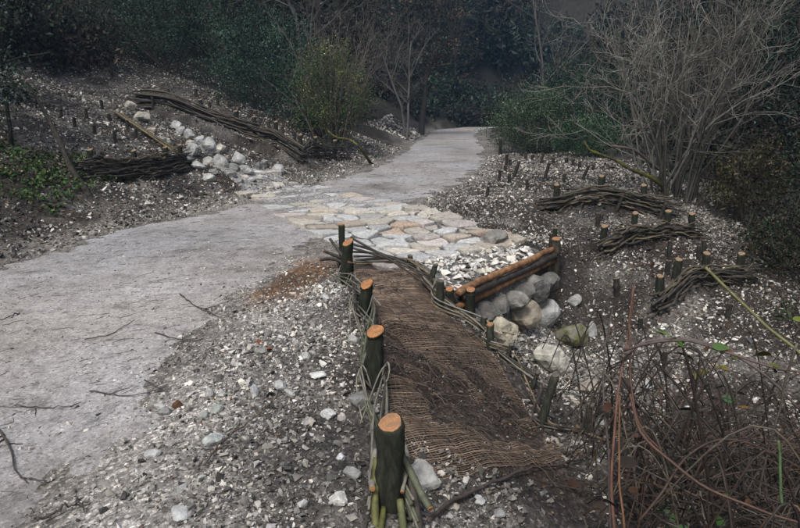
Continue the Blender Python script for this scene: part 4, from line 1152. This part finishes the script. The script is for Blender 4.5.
# leaning dead branch
pbm = pick(92, 197); ptp = at(28, 84, np.linalg.norm(pbm - (0, 0, CAM_H)) * .93)
S = wob(spline([pbm - (0, 0, .05), pbm * .75 + ptp * .25 + (-.05, 0, -.03), pbm * .45 + ptp * .55 + (.05, 0, -.07), ptp], 22), .016)
V, T, Q = tube(S, np.linspace(.05, .022, 22), 9); G = Geo(); G.add(V, T, Q, col=(.032, .027, .022))
tag(link('leaning_branch', G.mesh('leaning_branch', M_bark, True, pbm), None, pbm), 'dark dead branch leaning from the left slope down to the path edge', 'branch')
bush('dark_thicket', 'near-black thicket filling the left edge behind the ivy trunk', gp(-8.6, 11.5), (1.5, 1.3, 1.9), 1.7, 260, 45, .2, .08, [(.015, .02, .014), BRN, (.02, .026, .016)], 'thicket', 18)
bush('dark_thicket', 'dark twiggy thicket at the top left corner', gp(-10.5, 15.5), (2.0, 1.4, 2.2), 2.4, 260, 45, .22, .08, [(.018, .02, .014), BRN], 'thicket', 18)

# bush right of the path ------------------------------------------------------
bush('green_bush', 'rounded green bush beside the path where it bends out of sight', gp(4.3, 20.6), (1.5, 1.2, 1.15), 1.15, 300, 50, .17, .06, [(.035, .055, .028), (.055, .08, .04), (.022, .036, .02), (.04, .06, .035)])
bush('green_bush', 'lower dark green bush trailing right of the rounded path bush', gp(5.6, 18.2), (1.2, 1.0, .65), .6, 170, 45, .15, .06, [(.025, .05, .022), DGRN, (.03, .06, .026)])
bush('green_bush', 'bluish bush glimpsed through the bare shrub', gp(6.6, 22), (1.9, 1.4, 1.7), 1.6, 230, 45, .2, .075, [(.02, .036, .024), DGRN])
# right side dark shrubs --------------------------------------------------
bush('dark_bush', 'dark holly-like bush hanging over the right bank', gp(6.6, 8.4), (1.25, 1.2, 1.15), 1.0, 300, 45, .15, .055, [(.014, .022, .014), (.011, .018, .01), (.03, .042, .028)])
bush('olive_bush', 'olive-yellow tangled bush between the bare shrub and dark holly', gp(5.45, 9.35), (.65, .6, .55), .75, 130, 40, .11, .05, [(.045, .045, .016), (.03, .03, .013), BRN])
bush('dark_bush', 'low dark undergrowth at the right ends of the wattles', gp(5.35, 7.6), (.95, .8, .5), .32, 190, 40, .12, .05, [(.016, .024, .012), BRN, (.025, .035, .018)])
bush('dark_bush', 'green-tinged undergrowth at the right edge above the brambles', gp(5.2, 6.3), (.9, .7, .38), .22, 150, 40, .1, .05, [(.02, .04, .014), BRN, (.03, .05, .018)])
bush('dark_tree', 'dark evergreen tree in the upper right corner', gp(8.2, 11.5), (1.9, 1.6, 2.2), 2.7, 330, 50, .22, .08, [(.013, .024, .018), (.02, .036, .026)], 'tree', 14)
bush('dark_thicket', 'brown-black thicket behind the bare shrub', gp(7.2, 14), (2.0, 1.4, 1.8), 1.7, 280, 45, .2, .07, [BRN, (.025, .024, .018), (.02, .03, .018)], 'thicket', 24)

# ------------------------------------------------------------------ middle-distance trees and the wood behind
def far_tree(name, label, x, y, h, w, cols, n=170, per=36, size=.14, bare=False):
    base = gp(x, y); t = tag(empty(name, base), label, 'tree', 'trees around the bend')
    G, tips = branchy(base, h * .75, 1 if not bare else 3, .1, 2, .16 if not bare else .1, 8, .25, (.05, .045, .04), fan=.25, sides=6)
    link('trunk', G.mesh('trunk', M_twig, True, base), t, base)
    C = Geo(); leafy_crown(C, base + (0, 0, h * .55), (w, w, h * .45), n, per, .32, size, cols, .3)
    link('crown', C.mesh('crown', M_leaf, False, base), t, base)
far_tree('forest_tree', 'dark ivy-hung tree closing the view left of the path bend', 1.2, 33, 9, 2.8, [(.018, .03, .02), BRN, (.02, .022, .016)])
far_tree('forest_tree', 'tall dusky tree straight behind the end of the path', 4.3, 47, 12, 3.4, [(.015, .026, .02), (.02, .024, .018)])
far_tree('forest_tree', 'brownish tree left of the path end', -2.2, 29, 8, 2.6, [BRN, (.03, .026, .02), (.02, .03, .02)])
far_tree('forest_tree', 'hazy tree right of the path end', 17.5, 40, 9, 3.0, [(.02, .03, .024), (.026, .03, .024)])
far_tree('forest_tree', 'dim tree behind the rounded green bush', 10.2, 29, 5.5, 2.2, [(.02, .032, .022), BRN])
far_tree('forest_tree', 'dark tree rising above the left evergreen bushes', -6.5, 30, 10, 3.2, [(.014, .024, .016), (.02, .022, .016)])
far_tree('forest_tree', 'tall dark tree over the upper left slope', -12.5, 27, 10, 3.2, [(.014, .022, .016), BRN])
far_tree('forest_tree', 'dark tree rising behind the thicket on the right', 11.5, 22, 9, 3.0, [(.014, .024, .018), BRN])
far_tree('forest_tree', 'dark tree at the right edge behind the evergreen', 13.5, 17, 9, 3.0, [(.012, .02, .016), (.018, .022, .016)])
far_tree('forest_tree', 'tree standing high on the left above the ivy trunk', -16, 20, 9, 3.0, [(.014, .02, .014), BRN])

W = Geo(); nt_ = 0
for k in range(1150):
    y = 14 + 226 * rng.uniform() ** 1.5; x = rng.uniform(-.74 * y - 4, .74 * y + 4)
    if k >= 850: y = rng.uniform(130, 245); x = .24 * y + rng.uniform(-32, 32)
    c = float(xc(y))
    if (abs(x - c) < 5.5 and y < 42) or (y < 46 and abs(x - c) < 4) or (x < c and c - x < 13 and y < 26) or (x > c and x - c < 10 and y < 24): continue
    gap = abs(x - .24 * y) / (3 + .09 * y)
    if y < 40 and rng.uniform() < .35: continue
    if y > 75 and gap > 1.5 and rng.uniform() < .6: continue
    h = rng.uniform(6, 11); w = rng.uniform(1.8, 3.2); b = np.array((x, y, float(base_h(x, y))))
    if gap < 1 and y < 150: h *= .35 + .25 * gap
    P = np.array([b - (0, 0, .5), b + (rng.normal(0, .3), rng.normal(0, .3), h * .5), b + (rng.normal(0, .6), rng.normal(0, .6), h * .95)])
    V, T, Q = tube(spline(P, 5), np.linspace(.16, .04, 5), 4, False); W.add(V, T, Q, col=(.045, .04, .036))
    base_c = [(.018, .03, .02), (.03, .026, .02), (.024, .026, .02), (.016, .026, .022)][int(rng.integers(0, 4))]
    nc, per, cl, sz = (38, 11, .38, .30) if y < 50 else (30, 9, .44, .55) if y < 90 else (16, 6, .6, 1.05)
    leafy_crown(W, b + (0, 0, h * .52), (w, w, h * .48), nc, per, cl, sz, [base_c], .25)
    nt_ += 1
# undergrowth hiding the woodland floor
for k in range(560):
    y = rng.uniform(12, 75) if k < 300 else rng.uniform(40, 62); x = rng.uniform(-.74 * y - 3, .74 * y + 3) if k < 300 else rng.uniform(-9, 17); c = float(xc(y))
    if (abs(x - c) < 3.0 + .4 * (y > 30) and y < 44) or (x < c and c - x < 9.6 and y < 24) or (x > c and x - c < 6.5 and y < 20) or abs(x) > y * .8 + 5: continue
    b = np.array((x, y, float(base_h(x, y))))
    leafy_crown(W, b + (0, 0, .6), (1.3, 1.3, .9), 34, 14, .28, .17 if y < 35 else .28, [[(.022, .036, .022), (.03, .024, .018), (.02, .024, .017)][int(rng.integers(0, 3))]], .3)
tag(link('woodland', W.mesh('woodland', M_leaf)), 'dark misty wood covering the valley sides behind the path', 'wood', kind='stuff')

# ------------------------------------------------------------------ ground cover
G = Geo()
n = 2600; x = rng.uniform(-8.0, -4.6, n); y = rng.uniform(6.0, 9.6, n); L = xc(y) - HW - x
k = (L > .75 + .5 * vnoise(x, y, 1.2, 41)) & (L < 3) & (vnoise(x, y, 1.1, 44) > -.22); x, y = x[k], y[k]
P = np.stack([x, y, H(x, y) + rng.uniform(.02, .12, len(x))], -1)
for rep in range(3):
    Pj = P + rng.normal(0, .05, P.shape) * (1, 1, .5)
    leaf_quads(Pj, rng.normal(size=P.shape) + (0, -.3, .2), .06 * rng.uniform(.6, 1.4, len(P)), cols_jit([(.04, .085, .02), (.03, .06, .02), (.06, .09, .03), (.05, .04, .02)], len(P)), G, .7)
n = 1300
for (u0, v0, sx, sy) in ((402, 158, .5, .5), (472, 141, .5, 1.2), (650, 262, .3, .3), (395, 165, .3, .3)):
    p = pick(u0, v0); m_ = n // 3
    x = p[0] + rng.normal(0, sx, m_); y = p[1] + rng.normal(0, sy, m_)
    if u0 == 650: continue
    kk = np.abs(x - xc(y)) > HW + .1; x, y = x[kk], y[kk]; m_ = len(x)
    P = np.stack([x, y, H(x, y) + .03], -1)
    leaf_quads(P, rng.normal(0, .5, P.shape) + (0, 0, 1), .09 * rng.uniform(.6, 1.3, m_), cols_jit([(.05, .08, .02), (.035, .06, .02)], m_), G, .2)
tag(link('ground_ivy', G.mesh('ground_ivy', M_leaf)), 'green ivy and grass tufts on the left slope and verges', 'ground cover', kind='stuff')

# leaf and twig litter
G = Geo()
def litter(x0, x1, y0, y1, n, size, keep, cols):
    x = rng.uniform(x0, x1, n); y = rng.uniform(y0, y1, n); c = xc(y)
    k = keep(x, y, c - HW - x, x - c - HW) & ~in_ford(x, y); x, y = x[k], y[k]
    P = np.stack([x, y, H(x, y) + .012], -1)
    leaf_quads(P, rng.normal(size=P.shape) * (1, 1, .3), size * rng.uniform(.6, 1.4, len(x)), cols_jit(cols, len(x), .35), G, .6)
LIT = [(.07, .045, .025), (.04, .03, .02), (.10, .06, .03), (.12, .10, .08)]
litter(-2, 1.3, 1.3, 6.6, 1400, .02, lambda x, y, L, Rr: Rr > 0, LIT)
litter(.4, 5.6, 3, 11, 5000, .04, lambda x, y, L, Rr: (Rr > 0) & ~in_net(x, y), LIT)
litter(-9, -1, 6, 20, 7000, .05, lambda x, y, L, Rr: (L > .1), LIT)
PALEFLAKE = [(.30, .28, .25), (.22, .20, .17), (.36, .34, .31), (.15, .13, .11)]
litter(-13, .8, 8.5, 23, 30000, .05, lambda x, y, L, Rr: (L > .1) & (L < 9.8) & (vnoise(x, y, .9, 301) > -.3), PALEFLAKE)
litter(.9, 5.8, 4.2, 11, 7000, .028, lambda x, y, L, Rr: (Rr > .1) & ~in_net(x, y), PALEFLAKE)
litter(0, 6.2, 10.5, 20, 7000, .045, lambda x, y, L, Rr: (Rr > .1) & (Rr < 5.6), PALEFLAKE)
litter(0, 6, 11, 20, 2500, .05, lambda x, y, L, Rr: (Rr > .1), LIT)
litter(-4.9, -.6, 1.5, 9, 900, .022, lambda x, y, L, Rr: (L < 0.1) & (Rr < .2) & (np.minimum(-L, -Rr) < .15 + .6 * rng.uniform(size=len(x)) ** 2), LIT)
litter(-6, 1, 6, 12, 400, .03, lambda x, y, L, Rr: (L < 0.1) & (Rr < 0), LIT)
tag(link('leaf_litter', G.mesh('leaf_litter', M_dead)), 'small dead leaves and pale flakes scattered over the banks', 'litter', kind='stuff')
for (u, v, lab) in ((270, 352, 'red-brown dead leaf on the shoulder below the rust earth'), (258, 345, 'small orange dead leaf on the shoulder'), (276, 350, None)):
    if lab is None: continue
    p = pick(u, v); G = Geo()
    a = np.linspace(0, 2 * np.pi, 12, endpoint=False)
    V = np.c_[.035 * np.cos(a), .022 * np.sin(a) * (1 - .3 * np.cos(a)), .008 * np.cos(2 * a)]
    V = np.r_[V, [(0, 0, .004)]]; kk = np.arange(12)
    G.add(V, tris=np.stack([kk, (kk + 1) % 12, np.full(12, 12)], -1), col=(.22, .07, .025))
    o = tag(link('dead_leaf', G.mesh('dead_leaf', M_dead), None, (p[0], p[1], H1(p[0], p[1]) + .022)), lab, 'leaf', 'dead leaves on the shoulder'); o.rotation_euler = (.2, .15, rng.uniform(0, 6))

# twigs on the path: the larger ones singly, the rest as litter
def twig_on_ground(pix, r, label, col=(.05, .042, .036), forks=0, cat='twig', name='twig', lift=.012):
    P = np.array([pick(u, v) for u, v in pix]); P = spline(P, 5 * len(P)); P[:, 2] = H(P[:, 0], P[:, 1]) + lift + r + .008 * np.abs(rng.normal(size=len(P)))
    V, T, Q = tube(P, np.linspace(r, r * .5, len(P)), 6); G = Geo(); G.add(V, T, Q, col=col)
    for f in range(forks):
        i = int(rng.integers(1, len(P) - 2)); d = P[i + 1] - P[i]; ang = (-1) ** f * rng.uniform(.35, 1.2)
        d = np.array((d[0] * math.cos(ang) - d[1] * math.sin(ang), d[0] * math.sin(ang) + d[1] * math.cos(ang), 0)); d /= np.linalg.norm(d)
        E = P[i] + d * np.linspace(0, rng.uniform(.04, .14), 5)[:, None] + rng.normal(0, .005, (5, 3)); E[:, 2] = H(E[:, 0], E[:, 1]) + lift + r
        V, T, Q = tube(E, np.linspace(r * .7, r * .35, 5), 5); G.add(V, T, Q, col=col)
    return tag(link(name, G.mesh(name, M_twig, True, P[0]), None, P[0]), label, cat, 'twigs on the path')
twig_on_ground([(0, 434), (12, 455), (16, 475), (28, 487)], .006, 'forked dark twig at the left edge of the path', forks=4)
twig_on_ground([(38, 527), (55, 518), (75, 510), (90, 508)], .006, 'crooked black twig on the path at the lower left', forks=2)
twig_on_ground([(180, 297), (195, 308), (224, 321)], .006, 'straight dark twig across the middle of the path', forks=1)
twig_on_ground([(155, 335), (185, 344), (205, 342)], .005, 'thin twig on the path below the straight one')
twig_on_ground([(90, 394), (130, 399), (165, 391)], .004, 'long thin twig lying across the near path', forks=2)
twig_on_ground([(15, 409), (50, 411), (78, 409)], .004, 'thin twig near the left edge of the path', forks=2)
twig_on_ground([(20, 316), (0, 323)], .006, 'short stick at the far left of the path')
twig_on_ground([(85, 343), (110, 337), (135, 322)], .004, 'curved thin twig on the left half of the path')
twig_on_ground([(205, 470), (232, 440), (262, 415), (286, 394)], .006, 'long brown twig lying up the gravel shoulder', (.08, .06, .045), 3)
twig_on_ground([(145, 383), (160, 392), (168, 397)], .004, 'short twig at the edge of the shoulder gravel')
twig_on_ground([(428, 528), (450, 508), (500, 486), (545, 471), (592, 459)], .011, 'long bare stick lying below the netting toward the brambles', (.055, .042, .036), 2, 'stick', 'stick', .02)
G = Geo()
for k in range(800):
    if k < 560: y = rng.uniform(1.5, 9); x = float(xc(y)) + rng.uniform(-1.9, 1.8)
    else: y = rng.uniform(9, 17); x = float(xc(y)) + rng.uniform(-1.7, 1.7)
    a = rng.uniform(-.6, 1.5); ln = rng.uniform(.03, .16); t = np.linspace(0, 1, 5)
    P = np.c_[x + math.cos(a) * ln * t + .01 * rng.normal(size=5), y + math.sin(a) * ln * t + .01 * rng.normal(size=5), t * 0]; P[:, 2] = H(P[:, 0], P[:, 1]) + .0135
    V, T, Q = tube(P, .0012 * rng.uniform(.6, 1.9) * (1 if y < 9 else 2), 3, False); G.add(V, T, Q, col=(.06, .05, .042))
for k in range(900):   # dead stems on the banks and netting
    if k < 300: y = rng.uniform(2.9, 6); x = float(xf(y)) + rng.uniform(.05, .95)
    elif k < 550: y = rng.uniform(3.5, 11); x = rng.uniform(.8, 5.5)
    else: y = rng.uniform(7, 19); x = float(xc(y)) - HW - rng.uniform(.2, 7)
    a = rng.uniform(0, 6.28); ln = rng.uniform(.1, .5) * (.5 if k < 300 else 1); t = np.linspace(0, 1, 6)
    P = np.c_[x + math.cos(a) * ln * t + .02 * rng.normal(size=6), y + math.sin(a) * ln * t + .02 * rng.normal(size=6), t * 0]; P[:, 2] = H(P[:, 0], P[:, 1]) + .02 + .03 * np.sin(np.pi * t)
    V, T, Q = tube(P, (.0022 if k < 300 else .004) * rng.uniform(.5, 1.4), 4, False); G.add(V, T, Q, col=np.array((.07, .055, .045)) * rng.uniform(.6, 1.5))
tag(link('twig_litter', G.mesh('twig_litter', M_twig)), 'thin dead twigs strewn on path and banks', 'litter', kind='stuff')

# ------------------------------------------------------------------ brambles in the right foreground
bc = np.array((1.75, 2.9, H1(1.75, 2.9)))
bram = tag(empty('bramble_thicket', bc), 'tangled reddish-brown bramble canes filling the lower right foreground', 'bramble')
CANE = [(.045, .029, .022), (.032, .026, .021), (.065, .038, .026), (.022, .018, .015), (.095, .078, .058), (.036, .025, .02), (.026, .022, .018)]
allc = []
def cane(P, r0, r1, col, n=22, name='cane'):
    S = wob(spline(P, n), .006 if len(P) > 3 else .0015)
    V, T, Q = tube(S, np.linspace(r0, r1, n), 6); G = Geo(); G.add(V, T, Q, col=np.asarray(col) * rng.uniform(.75, 1.25))
    allc.append(S)
    return link(name, G.mesh(name, M_twig, True, S[0]), bram, S[0])
for k in range(280):
    y = rng.uniform(1.75, 4.4); x = .62 + .16 * y + (.6 + .56 * y) * rng.uniform() ** .8
    z = H1(x, y); a = rng.uniform(0, 6.28); ln = rng.uniform(.4, 1.5); hh = rng.uniform(.12, .8) * (1.0 if x > 1.25 else .6)
    e = np.array((x + math.cos(a) * ln, y + .5 * math.sin(a) * ln, 0)); e[0] = max(e[0], .62 + .12 * e[1]); e[1] = max(e[1], 1.6)
    e[2] = H1(e[0], e[1]) + rng.uniform(0, .45 * hh / .6)
    p0 = np.array((x, y, z - .03)); m1 = p0 * .75 + e * .25; m2 = p0 * .35 + e * .65
    m1[2] = z + hh * rng.uniform(.6, 1); m2[2] = max(z, e[2]) + hh * rng.uniform(.5, 1.0)
    cane([p0, m1, m2, e], rng.uniform(.004, .0105), .003, CANE[k % 7])
# canes read one by one from the photograph, at the thicket's own distance
cane([at(617, 545, 2.45), at(612, 470, 2.5), at(618, 390, 2.6), at(630, 320, 2.7), at(634, 285, 2.72)], .0075, .003, (.09, .045, .032))
cane([at(610, 540, 2.5), at(607, 450, 2.55), at(603, 370, 2.6), at(612, 310, 2.65)], .007, .003, (.05, .042, .038))
cane([at(625, 540, 2.3), at(619, 465, 2.35), at(620, 395, 2.42)], .005, .003, (.12, .06, .032))
cane([at(622, 350, 2.6), at(655, 342, 2.5), at(690, 344, 2.45), at(725, 352, 2.4), at(775, 368, 2.3), at(815, 372, 2.25)], .0065, .004, (.07, .05, .045))
cane([at(622, 355, 2.6), at(650, 341, 2.7), at(690, 338, 2.7), at(730, 352, 2.65), at(770, 380, 2.6), at(800, 410, 2.6)], .009, .005, (.075, .062, .055))
cane([at(632, 395, 2.6), at(650, 440, 2.5), at(700, 482, 2.35), at(760, 512, 2.25), at(815, 528, 2.2)], .007, .004, (.085, .05, .036))
cane([at(632, 290, 2.7), at(628, 350, 2.65), at(640, 420, 2.55), at(662, 452, 2.5)], .0055, .003, (.10, .05, .036))
cane([at(800, 345, 2.2), at(780, 400, 2.3), at(768, 450, 2.4), at(760, 500, 2.5)], .005, .003, (.09, .075, .06))
cane([at(640, 520, 2.4), at(690, 455, 2.5), at(740, 440, 2.5), at(805, 470, 2.4)], .006, .003, CANE[0])
cane([at(655, 360, 2.7), at(705, 420, 2.65), at(740, 470, 2.6), at(800, 500, 2.5)], .006, .003, CANE[1])
gs = cane([at(706, 266, 2.75), at(730, 290, 2.7), at(765, 322, 2.6), at(800, 354, 2.5), at(830, 380, 2.4)], .007, .0065, (.15, .145, .06))
gs['label'] = 'yellow-green cane crossing at the right edge'
gs = cane([at(782, 505, 2.3), at(780, 470, 2.3), at(778, 440, 2.3)], .006, .005, (.05, .085, .035)); gs['label'] = 'fresh green shoot'
CN = np.concatenate(allc)
TG = Geo()
for k in range(1900):
    y = rng.uniform(1.7, 4.3); x = .72 + .17 * y + (.58 + .57 * y) * rng.uniform() ** .75; z = H1(x, y)
    a = rng.uniform(0, 6.28); ln = rng.uniform(.15, .7); e = rng.uniform(-.1, .35)
    p0 = np.array((x, y, z + .6 * rng.uniform() ** 1.4 * (1 if x > 1.3 else .5))); p1 = p0 + np.array((math.cos(a) * ln, .6 * math.sin(a) * ln, e)); p1[2] = max(p1[2], z + .01)
    S_ = spline([p0, (p0 + p1) / 2 + rng.normal(0, .05, 3), p1], 8)
    V, T, Q = tube(S_, np.linspace(.0042, .002, 8) * rng.uniform(.6, 1.4), 4, False); TG.add(V, T, Q, col=np.asarray(CANE[k % 7]) * rng.uniform(.5, 1.1))
n = 9000; y = rng.uniform(1.6, 4.4, n); x = rng.uniform(.75 + .17 * y, 1.3 + .74 * y)
P = np.stack([x, y, H(x, y) + .01 + .4 * rng.uniform(size=n) ** 2.5], -1)
leaf_quads(P, rng.normal(size=P.shape) * (1, 1, .5), rng.uniform(.02, .055, n), cols_jit([(.05, .034, .024), (.03, .025, .02), (.07, .045, .03), (.025, .022, .02)], n), TG, .55)
tag(link('cane_tangle', TG.mesh('cane_tangle', M_twig, False, bc), bram, bc), kind='stuff')
def leaf_mesh(sz, col):
    t = np.array([0, .12, .3, .5, .7, .88, 1.0]); w = np.array([0, .22, .36, .38, .29, .14, 0]) * sz
    V = [];
    for i in range(7):
        zc = -.12 * sz * t[i] ** 2
        V += [(t[i] * sz, w[i], zc + .16 * w[i]), (t[i] * sz, 0, zc), (t[i] * sz, -w[i], zc + .16 * w[i])]
    Q = []
    for i in range(6):
        for j in (0, 1): a = i * 3 + j; Q.append((a, a + 1, a + 4, a + 3))
    # petiole as thin strip
    G = Geo(); G.add(np.array(V), quads=Q, col=col)
    Vt, T, Qt = tube(np.array([(-.3 * sz, 0, .0), (-.1 * sz, 0, .01 * sz), (0, 0, 0)]), .0015, 4, False); G.add(Vt, T, Qt, col=np.asarray(col) * .7)
    return G
LV = [(668, 328, 13, (.13, .24, .03)), (688, 345, 12, (.09, .20, .03)), (710, 346, 11, (.08, .15, .04)), (672, 342, 10, (.11, .22, .03)), (695, 360, 14, (.12, .17, .025)), (708, 368, 12, (.16, .17, .02)), (715, 367, 9, (.18, .15, .02)), (733, 406, 13, (.06, .15, .05)), (727, 388, 9, (.05, .13, .05)),
      (721, 397, 9, (.05, .12, .04)), (747, 395, 10, (.06, .13, .04)), (750, 408, 9, (.22, .12, .02)), (768, 405, 8, (.08, .15, .04)), (690, 417, 11, (.03, .08, .05)), (695, 410, 9, (.03, .07, .05)), (652, 510, 17, (.07, .17, .05)), (675, 505, 13, (.03, .09, .03)), (696, 517, 13, (.03, .09, .03)), (670, 524, 14, (.04, .11, .03)),
      (716, 527, 12, (.06, .14, .03)), (775, 355, 12, (.16, .15, .02)), (768, 362, 10, (.13, .15, .03)), (790, 318, 8, (.16, .19, .03)), (786, 315, 8, (.14, .17, .03)), (735, 362, 8, (.12, .14, .03)), (640, 455, 8, (.14, .10, .03)), (660, 470, 9, (.05, .08, .03)), (785, 455, 9, (.06, .10, .03)), (745, 485, 9, (.04, .08, .03)), (628, 488, 8, (.08, .04, .02)),
      (612, 420, 13, (.035, .026, .02)), (606, 445, 14, (.03, .024, .02)), (618, 470, 15, (.035, .026, .02)), (600, 480, 14, (.05, .025, .018)), (612, 385, 12, (.04, .03, .024)), (604, 405, 10, (.08, .04, .025)), (609, 500, 15, (.03, .024, .02)), (622, 510, 13, (.035, .026, .02)), (575, 490, 11, (.06, .03, .02)), (590, 505, 12, (.05, .03, .02)), (655, 262, 9, (.12, .05, .025)), (648, 275, 11, (.14, .05, .03))]
for u, v, px, col in LV:
    # hang each leaf on the cane that passes nearest to its line of sight
    d = ray(u, v); rel = CN - (0, 0, CAM_H); tt = (rel @ d) / (d @ d)
    perp = np.linalg.norm(rel - tt[:, None] * d, axis=1)
    j = int(np.argmin(perp)); root = CN[j]; t = tt[j]
    if v < 300: continue
    sz = px * t / FPX * 1.4
    goal = at(u, v, t) - root; ln = np.linalg.norm(goal)
    ang = math.atan2(goal[1], goal[0]) if ln > .01 else rng.uniform(0, 6.28)
    me = leaf_mesh(sz, np.array(col) * .62).mesh('leaf', M_leaf, True)
    ca = np.array((math.cos(ang), math.sin(ang), 0)) * .28 * sz
    o = link('leaf', me, bram, root + ca); o.rotation_euler = (rng.normal(.5, .3), rng.normal(-.1, .25), ang)
for k in range(190):     # small withered leaves on the canes
    j = int(rng.integers(0, len(CN))); root = CN[j]; sz = rng.uniform(.02, .045)
    col = [(.05, .03, .02), (.03, .026, .02), (.09, .045, .02), (.035, .06, .02)][k % 4]
    o = link('leaf', leaf_mesh(sz, col).mesh('leaf', M_leaf, True), bram, root); o.rotation_euler = (rng.normal(.3, .6), rng.normal(.2, .4), rng.uniform(0, 6.28))
# two dead red leaves on a dry stem of the right bank
p = pick(648, 284)
dry = tag(empty('dry_stem', p), 'dry stem with red-brown leaf left of the lowest right wattle', 'plant')
S = spline([p - (0, 0, .03), p + (.02, 0, .15), p + (.06, 0, .3)], 10); V, T, Q = tube(S, np.linspace(.005, .003, 10), 5); G = Geo(); G.add(V, T, Q, col=(.07, .05, .04))
link('stem', G.mesh('stem', M_twig, True, p), dry, p)
for k in (5, 8):
    o = link('leaf', leaf_mesh(.12, (.13, .045, .03)).mesh('leaf', M_dead, True), dry, S[k]); o.rotation_euler = (1.2, .6, 2.0 + k)

# ------------------------------------------------------------------ haze
def box_mesh(name, lo, hi, m):
    bm = bmesh.new(); bmesh.ops.create_cube(bm, size=1)
    for v in bm.verts:
        v.co = Vector([lo[i] + (v.co[i] + .5) * (hi[i] - lo[i]) for i in range(3)])
    me = bpy.data.meshes.new(name); bm.to_mesh(me); bm.free(); me.materials.append(m)
    return me
hm = bpy.data.materials.new('mist'); hm.use_nodes = True; hm.node_tree.nodes.clear()
ho = hm.node_tree.nodes.new('ShaderNodeOutputMaterial'); hv = hm.node_tree.nodes.new('ShaderNodeVolumePrincipled')
hv.inputs['Color'].default_value = (.36, .62, 1.0, 1); hv.inputs['Density'].default_value = .00075; hv.inputs['Anisotropy'].default_value = .1
hm.node_tree.links.new(hv.outputs[0], ho.inputs['Volume'])
tag(link('haze', box_mesh('haze', (-200, -40, -8), (240, 330, 150), hm)), 'thin blue winter mist filling the valley', 'haze', kind='stuff')
